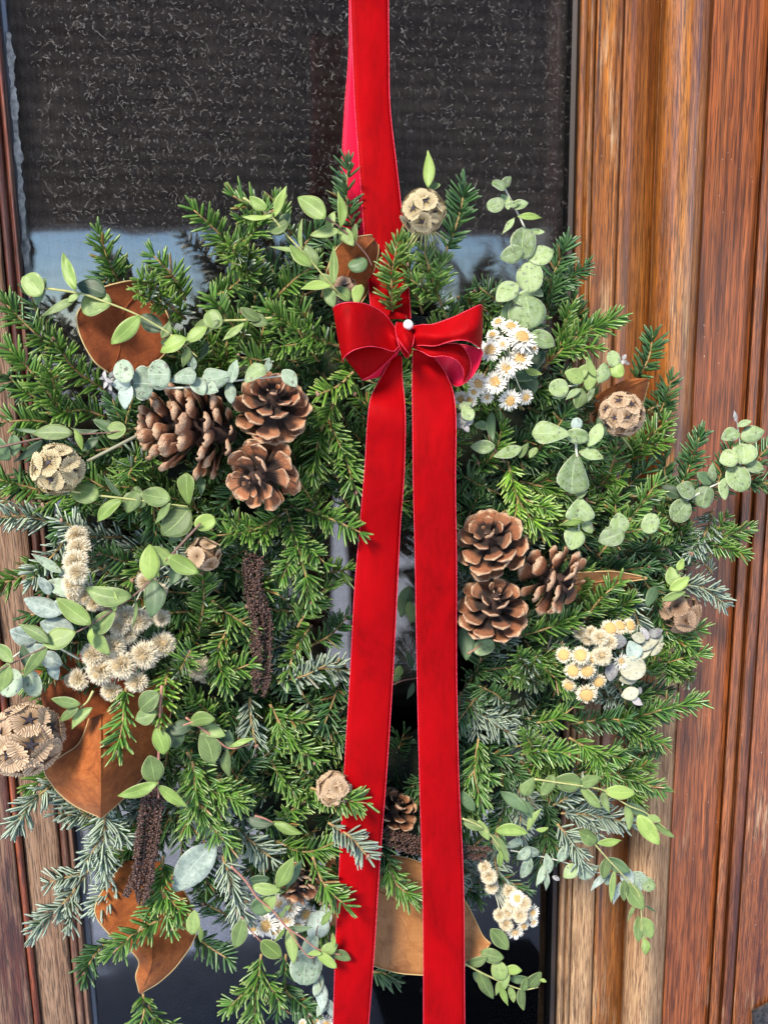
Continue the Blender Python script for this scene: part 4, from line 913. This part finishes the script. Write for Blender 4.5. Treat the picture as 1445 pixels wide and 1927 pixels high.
M_cone = [cone_mat('pine_cone_scale', .95), cone_mat('pine_cone_scale_light', 1.15)]
def scale_mesh(seed, mat):
    """unit length scale: +Y outwards, +Z up"""
    r_ = np.random.default_rng(seed); nv, nu = 9, 7; v = np.linspace(0, 1, nv); u = np.linspace(-1, 1, nu)
    top = np.empty((nv, nu, 3)); bot = np.empty((nv, nu, 3))
    asym = r_.normal(0, .05); curl = r_.uniform(.02, .16)
    for i, t in enumerate(v):
        wd = (.09+.23*min(1, t/.74)**1.3)*(1 if t < .80 else math.sqrt(max(.06, 1-((t-.80)/.205)**2)))
        th = .02+.02*t+(.05*math.exp(-((t-.88)/.08)**2))
        for j, s in enumerate(u):
            x = wd*s*(1+r_.normal(0, .02))+asym*t
            z = .085*(s*s)*t*(1 if t < .9 else .8)+curl*t*t-.05*math.sin(t*3.1)
            lip = .03*math.exp(-((t-.88)/.05)**2)*(1-s*s*.5)
            top[i, j] = (x, t+(-.05*s*s if t > .85 else 0), z+lip+r_.normal(0, .004)); bot[i, j] = (x*.96, t*.985, z-th*(1-.55*s*s))
    n = nv*nu; V = np.concatenate([top.reshape(-1, 3), bot.reshape(-1, 3)]); F = []
    for i in range(nv-1):
        for j in range(nu-1):
            a = i*nu+j; b = a+1; c = b+nu; d = a+nu; F += [(a, b, c, d), (n+a, n+d, n+c, n+b)]
    rim = list(range(nu))+[i*nu+nu-1 for i in range(1, nv)]+[(nv-1)*nu+j for j in range(nu-2, -1, -1)]+[i*nu for i in range(nv-2, 0, -1)]
    for k in range(len(rim)): a, b = rim[k], rim[(k+1) % len(rim)]; F.append((b, a, n+a, n+b))
    uu, vv = np.meshgrid(np.linspace(0, 1, nu), v); uv = np.stack([uu.ravel(), vv.ravel()], 1)
    mb = MB(); mb.add(V, F, np.concatenate([uv, uv])); return mb.mesh('scale', mat)
SCM = [[scale_mesh(s+10*k, M_cone[k]) for s in range(5)] for k in (0, 1)]
M_core = mottled('cone_core', (.02, .01, .008), (.06, .03, .02), 400, .9)
def frame(cx, cy, d, ang, facing):
    c = P(cx, cy, d); a = rad(ang)
    A = unit((RT*math.cos(a)+UP*math.sin(a))*math.sqrt(max(0, 1-facing*facing))+BK*facing)
    X = unit(np.cross(A, BK+RT*.01)); Y = np.cross(A, X); return c, A, X, Y
def pine_cone(cx, cy, d, R, L, ang, facing, label, seed, n=62, mk=0, openness=1.0, e0=-22, ws=1.0):
    c, A, X, Y = frame(cx, cy, d, ang, facing); m = mpp(c); R *= m; L *= m; r_ = np.random.default_rng(seed)
    root = empty('pine_cone', c, label, 'pine cone')
    mb = MB(); ts = np.linspace(0, 1, 12)
    tube_add(mb, [c+A*(t-.5)*L*.86 for t in ts], R*.27*np.sin(np.pi*np.clip(ts*.8+.14, 0, 1))**.8, 10); mb.build('core', M_core, root)
    for i in range(n):
        t = (i+.5)/n; phi = i*2.39996+r_.normal(0, .05)
        cr = R*.20*math.sin(math.pi*min(1, t*.8+.16))
        env = (math.sin(math.pi*min(1, (t*.83+.15))))**.62
        sl_ = R*(.88)*env*(1 if t > .1 else .75)*r_.uniform(.93, 1.05)
        elev = rad(e0+((60 if e0 < 0 else 72)-e0)*t**1.9)*openness+rad(r_.normal(0, 9))
        out = math.cos(phi)*X+math.sin(phi)*Y
        Yd = unit(out*math.cos(elev)+A*math.sin(elev)); Zd = unit(A*math.cos(elev)-out*math.sin(elev)); Xd = np.cross(Yd, Zd)
        if t > .93: sl_ *= .75
        pos = c+A*((t-.5)*L*.80)+out*cr
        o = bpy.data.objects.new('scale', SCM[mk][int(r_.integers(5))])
        rl = r_.normal(0, .12); Xr = Xd*math.cos(rl)+Zd*math.sin(rl); Zr = -Xd*math.sin(rl)+Zd*math.cos(rl)
        sx = ws*sl_*r_.uniform(1.02, 1.22)*(1.0 if t < .85 else .8)
        M = Matrix(((Xr[0]*sx, Yd[0]*sl_, Zr[0]*sl_, pos[0]-c[0]), (Xr[1]*sx, Yd[1]*sl_, Zr[1]*sl_, pos[1]-c[1]), (Xr[2]*sx, Yd[2]*sl_, Zr[2]*sl_, pos[2]-c[2]), (0, 0, 0, 1)))
        link(o, root); o.matrix_local = M
    return root
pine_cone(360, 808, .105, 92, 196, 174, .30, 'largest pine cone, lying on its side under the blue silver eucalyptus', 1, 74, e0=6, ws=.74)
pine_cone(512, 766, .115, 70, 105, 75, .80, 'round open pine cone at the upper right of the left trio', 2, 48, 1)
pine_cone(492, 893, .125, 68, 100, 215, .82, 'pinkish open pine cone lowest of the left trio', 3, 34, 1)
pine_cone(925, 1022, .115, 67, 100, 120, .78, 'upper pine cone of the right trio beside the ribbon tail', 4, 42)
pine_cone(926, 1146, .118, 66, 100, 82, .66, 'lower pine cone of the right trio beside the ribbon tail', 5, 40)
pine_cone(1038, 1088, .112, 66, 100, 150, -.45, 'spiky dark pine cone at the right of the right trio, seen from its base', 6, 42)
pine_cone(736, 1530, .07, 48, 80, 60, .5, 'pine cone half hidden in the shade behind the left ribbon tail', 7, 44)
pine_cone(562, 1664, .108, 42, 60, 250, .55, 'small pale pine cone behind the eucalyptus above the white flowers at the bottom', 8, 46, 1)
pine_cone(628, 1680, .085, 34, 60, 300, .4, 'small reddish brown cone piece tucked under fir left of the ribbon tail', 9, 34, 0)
tw = empty('bare_twig', P(265, 805, .11), 'bare grey twig joining the left seed pod and the large pine cone', 'twig')
mb = MB(); tube_add(mb, catmull([P(165, 868, .115), P(215, 842, .122), P(268, 815, .11), P(300, 800, .09)], 16), .0013, 6); mb.build('stem', plain('grey_green_twig', (.27, .26, .17), .8), tw)

# ------------------------------------------------------------------ seed pods of papery cups
def cup_mat(name, a, b):
    g = NG(name); uv = g.n('ShaderNodeTexCoord').outputs['UV']; sp = g.n('ShaderNodeSeparateXYZ'); g.set(sp.inputs[0], uv)
    rib = g.math('SINE', g.math('MULTIPLY', sp.outputs[0], 6.2832*34))
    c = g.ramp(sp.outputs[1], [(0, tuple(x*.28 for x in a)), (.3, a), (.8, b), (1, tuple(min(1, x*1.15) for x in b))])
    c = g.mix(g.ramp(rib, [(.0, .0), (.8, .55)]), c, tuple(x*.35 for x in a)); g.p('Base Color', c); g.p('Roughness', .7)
    tl = g.n('ShaderNodeBsdfTranslucent'); g.set(tl.inputs[0], c); ms = g.n('ShaderNodeMixShader'); ms.inputs[0].default_value = .22
    g.set(ms.inputs[1], g.b.outputs[0]); g.set(ms.inputs[2], tl.outputs[0]); g.set(g.out.inputs[0], ms.outputs[0]); return g.m
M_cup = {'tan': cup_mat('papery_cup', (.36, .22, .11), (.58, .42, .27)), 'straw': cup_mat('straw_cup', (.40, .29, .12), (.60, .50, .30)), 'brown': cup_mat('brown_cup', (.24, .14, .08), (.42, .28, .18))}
M_star = plain('dark_star', (.030, .024, .034), .7)
def cup_mesh(mat, seed):
    r_ = np.random.default_rng(seed); n = 96; V = []; UV = []; F = []
    rings = [(.08, .02, 0), (.25, .03, .25), (.6, .08, .6), (.93, .13, .9), (1.10, .14, 1)]
    for k, (rr, z, t) in enumerate(rings):
        for j in range(n):
            a = 6.2832*j/n; f = .022*(1 if j % 2 else -1)*t
            q = rr*(1+(.20*r_.random()*(1 if k == 4 else 0)))*(1+.05*math.sin(2*a+seed)+.05*math.sin(3*a))
            V.append((q*math.cos(a), q*math.sin(a), z+f)); UV.append((j/n, t))
    for k in range(len(rings)-1):
        for j in range(n): a = k*n+j; b = k*n+(j+1) % n; F.append((a, b, b+n, a+n))
    mb = MB(); mb.add(V, F, UV); return mb.mesh('papery_cup', mat, False)
def star_mesh():
    V = [(0, 0, .12)]; F = []
    for j in range(10):
        r = .58 if j % 2 == 0 else .15; a = 6.2832*j/10; V.append((r*math.cos(a), r*math.sin(a), .19 if j % 2 == 0 else .13))
    for j in range(10): F.append((0, 1+j, 1+(j+1) % 10))
    n = len(V); V2 = [(x, y, z-.06) for x, y, z in V]; F2 = [(n, n+1+(j+1) % 10, n+1+j) for j in range(10)]
    F3 = [(1+j, n+1+j, n+1+(j+1) % 10, 1+(j+1) % 10) for j in range(10)]
    mb = MB(); mb.add(V+V2, F+F2+F3); return mb.mesh('star', M_star, False)
STAR = star_mesh(); CUPS = {k: [cup_mesh(m, s) for s in range(3)] for k, m in M_cup.items()}
def basis(N, spin):
    X = unit(np.cross(N, np.array([.3, .2, .9]))); Y = np.cross(N, X)
    return X*math.cos(spin)+Y*math.sin(spin), -X*math.sin(spin)+Y*math.cos(spin)
def mat4(X, Y, Z, p, s):
    return Matrix(((X[0]*s, Y[0]*s, Z[0]*s, p[0]), (X[1]*s, Y[1]*s, Z[1]*s, p[1]), (X[2]*s, Y[2]*s, Z[2]*s, p[2]), (0, 0, 0, 1)))
def pod(cx, cy, d, R, label, col='tan', n=26, cs=.46, seed=0, stars=True, stem=None, ragged=0.0, sq=1.0):
    c = P(cx, cy, d); m = mpp(c); R *= m; r_ = np.random.default_rng(seed+50)
    root = empty('seed_pod', c, label, 'seed pod')
    mb = MB(); ball_add(mb, c, R*.62, 14, 9); 
    for k in range(260):                       # bristles that frame the cups
        q = unit(r_.normal(0, 1, 3)); p0 = c+q*R*.55; l = R*r_.uniform(.40, .56); w_ = .00022; s_ = unit(np.cross(q, r_.normal(0, 1, 3)))*w_
        mb.add([p0-s_, p0+s_, p0+q*l+s_*.2+r_.normal(0, .0006, 3)], [(0, 1, 2)])
    mb.build('pod_core', M_pc, root)
    for i in range(n):
        z = 1-2*(i+.5)/n; ph = i*2.39996+seed; q = math.sqrt(1-z*z)
        Nn = unit(BK*z+RT*q*math.cos(ph)+UP*q*math.sin(ph)+r_.normal(0, .06+ragged, 3))
        if np.dot(Nn, BK) < -.55: continue
        p = Nn*R*(.80+r_.uniform(-.03, .05+ragged*.5))*np.array([1, 1, 1]); X, Y = basis(Nn, r_.uniform(0, 6))
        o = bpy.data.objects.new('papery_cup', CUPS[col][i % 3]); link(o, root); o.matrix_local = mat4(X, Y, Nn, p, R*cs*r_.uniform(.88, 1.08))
        if stars and np.dot(Nn, BK) > .05:
            s_ = bpy.data.objects.new('star', STAR); link(s_, o)
    if stem:
        mb = MB(); tube_add(mb, catmull([P(*q) for q in stem], 14), .0011, 6); mb.build('stem', M_stem['y'], root)
    return root
M_pc = mottled('pod_fuzz', (.22, .13, .07), (.44, .30, .18), 500, .95)
pod(796, 398, .135, 42, 'golden tan seed pod standing at the top of the wreath by the hanging ribbon', 'straw', 26, .42, 1, stem=[(790, 430, .12), (770, 460, .11), (735, 500, .10)], ragged=.05)
mb = MB(); r_ = np.random.default_rng(8)
for k in range(9):
    a = rad(-150+120*k/8); p0 = (800, 425, .13); mb2 = [P(*p0), P(800+math.cos(a)*26, 432-math.sin(a)*14, .135), P(800+math.cos(a)*(34+9*(k % 3)), 440-math.sin(a)*30, .128)]
    tube_add(mb, catmull(mb2, 8), np.linspace(.0012, .0003, 8), 4)
bpy_o = [o for o in COL.objects if o.name.startswith('seed_pod')][-1]; mb.build('bract', M_stem['y'], bpy_o)
pod(110, 884, .125, 46, 'straw coloured ragged seed pod at the left above the eucalyptus sprig', 'straw', 20, .48, 2, ragged=.06)
pod(386, 1044, .12, 30, 'small ragged tan seed pod at the left of centre', 'tan', 16, .50, 3, stars=False, ragged=.2)
pod(48, 1390, .115, 66, 'largest tan seed pod with dark stars, at the lower left edge', 'tan', 20, .46, 4)
pod(1169, 779, .115, 43, 'neat round brown seed pod with dark stars at the right', 'tan', 28, .40, 5, stem=[(1165, 815, .10), (1180, 835, .08), (1190, 850, .06)])
pod(1280, 1152, .085, 34, 'ragged brown seed pod at the far right against the fir', 'brown', 20, .50, 6, stars=False, ragged=.25)
pod(645, 552, .098, 32, 'fuzzy brown seed pod mostly hidden behind eucalyptus leaves above the bow', 'brown', 22, .42, 7, ragged=.1)
pod(627, 1484, .115, 31, 'brown seed pod half covered by fir beside the left ribbon tail', 'tan', 20, .50, 8, stars=False, ragged=.12)

# ------------------------------------------------------------------ dried flowers
M_pet = plain('white_bract', (.82, .79, .69), .75, Subsurface_Weight=0.0)
M_crm = mottled('cream_fluff', (.60, .50, .36), (.80, .74, .62), 500, .9, 0)
g = NG('cream_bristle'); uv = g.n('ShaderNodeTexCoord').outputs['UV']; sp = g.n('ShaderNodeSeparateXYZ'); g.set(sp.inputs[0], uv)
g.p('Base Color', g.ramp(sp.outputs[1], [(0, (.74, .50, .20)), (.45, (.82, .64, .36)), (.9, (.86, .79, .62))])); g.p('Roughness', .9); M_brs = g.m
M_ctr = mottled('yellow_centre', (.55, .32, .09), (.80, .58, .26), 900, .9, .8)
M_ctf = mottled('pale_yellow_centre', (.66, .48, .24), (.82, .68, .42), 900, .9, .8)
def head_mesh(kind, seed):
    r_ = np.random.default_rng(seed); mb = MB()
    if kind == 'daisy':
        up_ = (0, .18, .42)[seed % 3]
        for (n, r, el, w_) in ((34, 1.0, .10+up_, .13), (32, .95, .32+up_, .12), (28, .86, .58+up_*.8, .12), (24, .72, .85+up_*.6, .10)):
            for j in range(n):
                a = 6.2832*(j+r_.uniform(-.3, .3))/n; e = el+r_.normal(0, .15); L = r*r_.uniform(.80, 1.10)
                dx = np.array([math.cos(a)*math.cos(e), math.sin(a)*math.cos(e), math.sin(e)]); s_ = np.array([-math.sin(a), math.cos(a), 0]); nn = np.cross(dx, s_)
                V = []
                for t, ww in ((.25, .5), (.6, 1), (.85, .8), (1.0, .12)):
                    p = dx*L*t+nn*(-.12*t*t); V += [p-s_*w_*.5*ww, p+nn*.03, p+s_*w_*.5*ww]
                mb.add(V, [(3*i+k, 3*i+k+1, 3*i+k+4, 3*i+k+3) for i in range(3) for k in range(2)])
        return mb.mesh('flower_head', M_pet)
    n = {'fluffy': 1500, 'button': 320}[kind]
    for j in range(n):
        a = r_.uniform(0, 6.2832); e = r_.uniform(-.2, 1.5) if kind == 'fluffy' else r_.uniform(-.1, .65); L = r_.uniform(.80, 1.10)
        dx = np.array([math.cos(a)*math.cos(e), math.sin(a)*math.cos(e), math.sin(e)*.8]); s_ = unit(np.cross(dx, r_.normal(0, 1, 3)))*(.021 if kind == 'fluffy' else .045)
        p0 = dx*.30; p1 = dx*L*.7; p2 = dx*L+r_.normal(0, .05, 3)
        mb.add([p0-s_, p0+s_, p1+s_*1.1, p1-s_*1.1, p2+s_*.3, p2-s_*.3], [(0, 1, 2, 3), (3, 2, 4, 5)], [(0, 0), (1, 0), (1, .6), (0, .6), (1, 1), (0, 1)])
    ball_add(mb, (0, 0, 0), (.5, .5, .35), 10, 6)
    return mb.mesh('flower_head', M_brs)
def centre_mesh(kind, seed):
    r_ = np.random.default_rng(seed); mb = MB(); R, z = {'daisy': (.46, .34), 'fluffy': (.22, .62), 'button': (.62, .42)}[kind]
    ball_add(mb, (0, 0, z), (R, R, .16), 12, 6)
    for j in range(110):
        q = math.sqrt((j+.5)/110)*R*.97; a = j*2.39996
        p = np.array([q*math.cos(a), q*math.sin(a), z+.15*math.sqrt(max(0, 1-(q/R)**2))]); h = r_.uniform(.04, .12)
        mb.add([p+(.035, 0, 0), p+(-.018, .03, 0), p+(-.018, -.03, 0), p+np.array([r_.normal(0, .03), r_.normal(0, .03), h])], [(0, 1, 3), (1, 2, 3), (2, 0, 3)])
    return mb.mesh('flower_center', M_ctf if kind == 'fluffy' else M_ctr, False)
HM = {k: [head_mesh(k, s) for s in range(3)] for k in ('daisy', 'fluffy', 'button')}; CM = {k: centre_mesh(k, 3) for k in HM}
def flowers(label, heads, d, seed, origin, kind='daisy', stem='w', spread=.5):
    r_ = np.random.default_rng(seed); root = empty('dried_flowers', P(*origin, d-.02), label, 'dried flowers')
    hs = [h.split() for h in heads.split(';') if h.strip()]
    cx = np.mean([float(h[0]) for h in hs]); cy = np.mean([float(h[1]) for h in hs]); mb = MB(); rx = max(40, max(abs(float(h[0])-cx) for h in hs))
    for h in hs:
        x, y, R = map(float, h[:3]); k = h[3] if len(h) > 3 else kind
        dd = d+r_.uniform(-.008, .006)-.012*(math.hypot(x-cx, y-cy)/rx)**2
        c = P(x, y, dd); R *= mpp(c)
        Nn = unit(BK+RT*((x-cx)/rx*spread+r_.normal(0, .18))+UP*(-(y-cy)/rx*spread+r_.normal(0, .18)+.1)); X, Y = basis(Nn, r_.uniform(0, 6))
        o = bpy.data.objects.new('flower_head', HM[k][int(r_.integers(3))]); link(o, root); o.matrix_local = mat4(X, Y, Nn, c-np.array(root.location), R)
        s_ = bpy.data.objects.new('flower_center', CM[k]); link(s_, o)
        tube_add(mb, catmull([c-Nn*R*.2, (c-Nn*R*.9)*.6+P(*origin, d-.02)*.4, P(*origin, d-.02)], 8), .0006, 4)
    mb.build('stem', M_stem[stem], root); return root
flowers('white daisy like dried flowers with yellow centres right of the bow', '938 608 15;927 632 14;941 644 13;922 662 24;945 650 15;960 618 20;979 640 30;1000 656 15;979 678 25;950 694 24;931 720 24;901 722 22;958 752 22;987 746 17;868 748 17;886 752 15;915 745 16;892 737 13', .128, 3, (960, 680))
flowers('upright column of fluffy cream flowers at the left with pale yellow middles', '146 1008 22;149 1032 24;143 1058 25;147 1078 22;140 1098 24;160 1120 20;178 1135 17;202 1137 16;138 1118 15', .125, 4, (180, 1120), 'fluffy')
flowers('large cluster of fluffy cream yellow flowers below the dark eucalyptus stem', '150 1277 22;134 1280 14;190 1262 27;230 1250 28;272 1232 28;306 1212 25;258 1282 22;212 1300 22;176 1232 24;305 1163 17;215 1215 24;240 1190 24;262 1168 24;236 1160 22;275 1095 20;300 1112 16;195 1225 22;225 1178 20', .118, 5, (230, 1180), 'fluffy')
flowers('pale tufted flowers under a fir sprig left of the seed tassel', '374 1256 24;352 1240 18;385 1272 14', .088, 6, (360, 1230), 'fluffy')
flowers('yellow button flowers with white fringes at the right below the fir', '1061 1232 16;1092 1234 18;1078 1261 17;1103 1260 18;1071 1288 14;1125 1281 15;1103 1304 20;1146 1184 18;1164 1180 15;1182 1178 15;1132 1234 19 fluffy;1165 1243 18 daisy;1145 1208 17 fluffy;1128 1200 17 fluffy;1117 1238 13', .125, 7, (1130, 1230), 'button')
flowers('cream white papery flowers at the bottom behind twining eucalyptus', '466 1688 22;482 1706 18;500 1738 26;478 1742 18;545 1705 24;562 1690 22;520 1748 20;572 1718 20;452 1662 20;540 1728 20;525 1700 20;558 1740 18', .10, 8, (510, 1700), 'daisy')
fl = flowers('white flowers turned away on pale branching stems against the lower right glass', '972 1690 17;958 1676 15 fluffy;964 1700 16 fluffy;985 1700 15 fluffy;998 1716 17;1002 1734 11;968 1750 18;952 1738 15 fluffy;984 1740 13;940 1722 13 fluffy;978 1722 15 fluffy;956 1716 14 fluffy', .085, 9, (918, 1655), 'daisy', 'w', .8)
flowers('fluffy pale tuft at the top of the branching white stems, bottom right', '920 1648 16 fluffy;925 1668 14 fluffy;912 1632 13 fluffy', .085, 10, (905, 1620), 'fluffy')
flowers('white flower bits at the very bottom left of the ribbon tail', '590 1918 18;612 1926 16;570 1925 12', .085, 11, (590, 1940), 'daisy')
flowers('grey white wisps left of the yellow button flowers', '1105 1200 15;1090 1190 13;1112 1190 13', .10, 12, (1110, 1210), 'fluffy')

# ------------------------------------------------------------------ dark seed tassels
M_seed = mottled('dark_seed', (.022, .011, .008), (.12, .062, .045), 420, .32)
def tassel(label, strands, d, seed, thick=9):
    root = empty('seed_tassel', P(*strands[0][0], d), label, 'seed tassel'); r_ = np.random.default_rng(seed)
    for st in strands:
        pts = catmull([P(x, y, d+r_.uniform(-.004, .006)) for x, y in st], 60); ln = np.linalg.norm(np.diff(pts, axis=0), axis=1).sum()
        mb = MB(); tube_add(mb, pts, .0015, 5)
        for k in range(int(ln*2600)):
            t = r_.random(); p = pts[int(t*59)]; q = unit(r_.normal(0, 1, 3)+BK*.3); rr = thick*.00046*(1-.25*t)*r_.uniform(.55, 1.05)
            c = p+q*rr; ax = np.array([q, unit(np.cross(q, UP+RT*.2)), unit(np.cross(q, np.cross(q, UP+RT*.2)))])
            s_ = r_.uniform(.0008, .0014); ball_add(mb, c, (s_*1.5, s_, s_*.75), 6, 4, axes=ax)
        o = mb.build('seed_strand', M_seed, root); o['kind'] = 'stuff'
    return root
tassel('dark brown seed tassel hanging left of the ribbon tail at centre', [[(468, 1045), (478, 1110), (478, 1200), (480, 1305)], [(490, 1050), (488, 1120), (500, 1210), (497, 1312)], [(478, 1048), (496, 1130), (508, 1180), (505, 1295)], [(462, 1050), (466, 1120), (488, 1200), (486, 1290)]], .095, 1)
tassel('dark brown seed tassel hanging from the folded magnolia leaf at the lower left', [[(285, 1470), (268, 1540), (258, 1620), (262, 1698)], [(300, 1475), (290, 1550), (280, 1620), (270, 1702)], [(308, 1480), (298, 1560), (286, 1640), (276, 1690)], [(276, 1490), (262, 1570), (254, 1640), (236, 1688)], [(292, 1480), (276, 1560), (268, 1640), (258, 1670)]], .118, 2)
tassel('dark seed tassel lying across behind the two ribbon tails near the bottom', [[(722, 1560), (770, 1575), (850, 1592), (925, 1598)], [(726, 1585), (775, 1600), (850, 1612), (915, 1608)], [(735, 1570), (790, 1592), (850, 1600), (905, 1618)]], .090, 3)

# ------------------------------------------------------------------ one label for each fir sprig
LAND = [(360, 808, 'the large cone'), (512, 766, 'the left trio upper cone'), (492, 893, 'the left trio pinkish cone'), (925, 1022, 'the right trio upper cone'),
        (926, 1146, 'the right trio lower cone'), (1038, 1088, 'the dark spiky cone'), (796, 398, 'the top seed pod'), (110, 884, 'the ragged left seed pod'), (386, 1044, 'the small ragged pod'),
        (48, 1390, 'the largest seed pod'), (1169, 779, 'the round right pod'), (1280, 1152, 'the far right pod'), (762, 645, 'the bow'), (215, 620, 'the upper left magnolia leaf'),
        (190, 1440, 'the folded magnolia leaf'), (270, 1760, 'the bottom left magnolia leaf'), (800, 1740, 'the broad tan magnolia leaf'), (950, 680, 'the white daisies'), (145, 1060, 'the column of cream flowers'),
        (230, 1240, 'the cream flower cluster'), (1100, 1250, 'the yellow button flowers'), (520, 1710, 'the bottom white flowers'), (970, 1700, 'the branching white flowers'), (488, 1180, 'the central seed tassel'),
        (275, 1590, 'the lower left seed tassel'), (340, 710, 'the blue silver eucalyptus'), (600, 460, 'the top eucalyptus'), (990, 480, 'the standing silver dollar sprig'), (1085, 900, 'the fan leaved eucalyptus'),
        (1370, 880, 'the far silver dollar sprig'), (1190, 1680, 'the drooping eucalyptus sprig'), (1150, 1500, 'the lower right eucalyptus sprig'), (300, 950, 'the cone trio eucalyptus'), (627, 1484, 'the pod by the left tail'),
        (690, 1200, 'the left ribbon tail'), (870, 1400, 'the right ribbon tail'), (388, 1560, 'the pale blue leaves')]
seen = {}
for (root, x, y, dx, dy, kind, ln, d) in SPRIGS:
    k = min(range(len(LAND)), key=lambda i: (LAND[i][0]-x)**2+(LAND[i][1]-y)**2); lx, ly, nm = LAND[k]
    ox, oy = x-lx, y-ly; rel = ('right of' if ox > 0 else 'left of') if abs(ox) > abs(oy) else ('below' if oy > 0 else 'above')
    if math.hypot(ox, oy) < 45: rel = 'beneath'
    a = math.degrees(math.atan2(-dy, dx)) % 360
    dn = ['right', 'up and right', 'up', 'up and left', 'left', 'down and left', 'down', 'down and right'][int((a+22.5)//45) % 8]
    tone = {'g': 'green', 'b': 'bright green', 'd': 'dark green', 's': 'silvery'}[kind]
    size = 'long ' if ln > .07 else 'short ' if ln < .045 else ''
    lab = f'{size}{tone} fir sprig pointing {dn}, {rel} {nm}'
    if d < .055: lab = f'{size}{tone} fir sprig set deep, pointing {dn}, {rel} {nm}'
    if len(lab.split()) > 14 and size: lab = lab[len(size):]
    seen.setdefault(lab, []).append(root); root['label'] = lab
for lab, L_ in seen.items():
    if len(L_) > 1:
        L_.sort(key=lambda o: -o.location.z)
        words = ['highest', 'second', 'third', 'fourth', 'fifth', 'sixth']
        for i, o in enumerate(L_): o['label'] = lab+', '+('lower' if i == 1 and len(L_) == 2 else 'upper' if len(L_) == 2 else words[min(i, 5)])
for q in SPRIGS:
    o = q[0]; l_ = o['label']
    for a_, b_ in (('short ', ''), ('long ', ''), (', set deep,', ''), (' and ', ' '), ('bright ', ''), ('dark ', ''), (' green', '')):
        if len(l_.replace('-', ' ').split()) > 15: l_ = l_.replace(a_, b_)
    o['label'] = l_
print([q[0]['label'] for q in SPRIGS if len(q[0]['label'].replace(',', '').split()) > 15][:6]); print('objects', len(COL.objects), 'tris', sum(sum(len(p.vertices)-2 for p in m.polygons) for m in bpy.data.meshes))
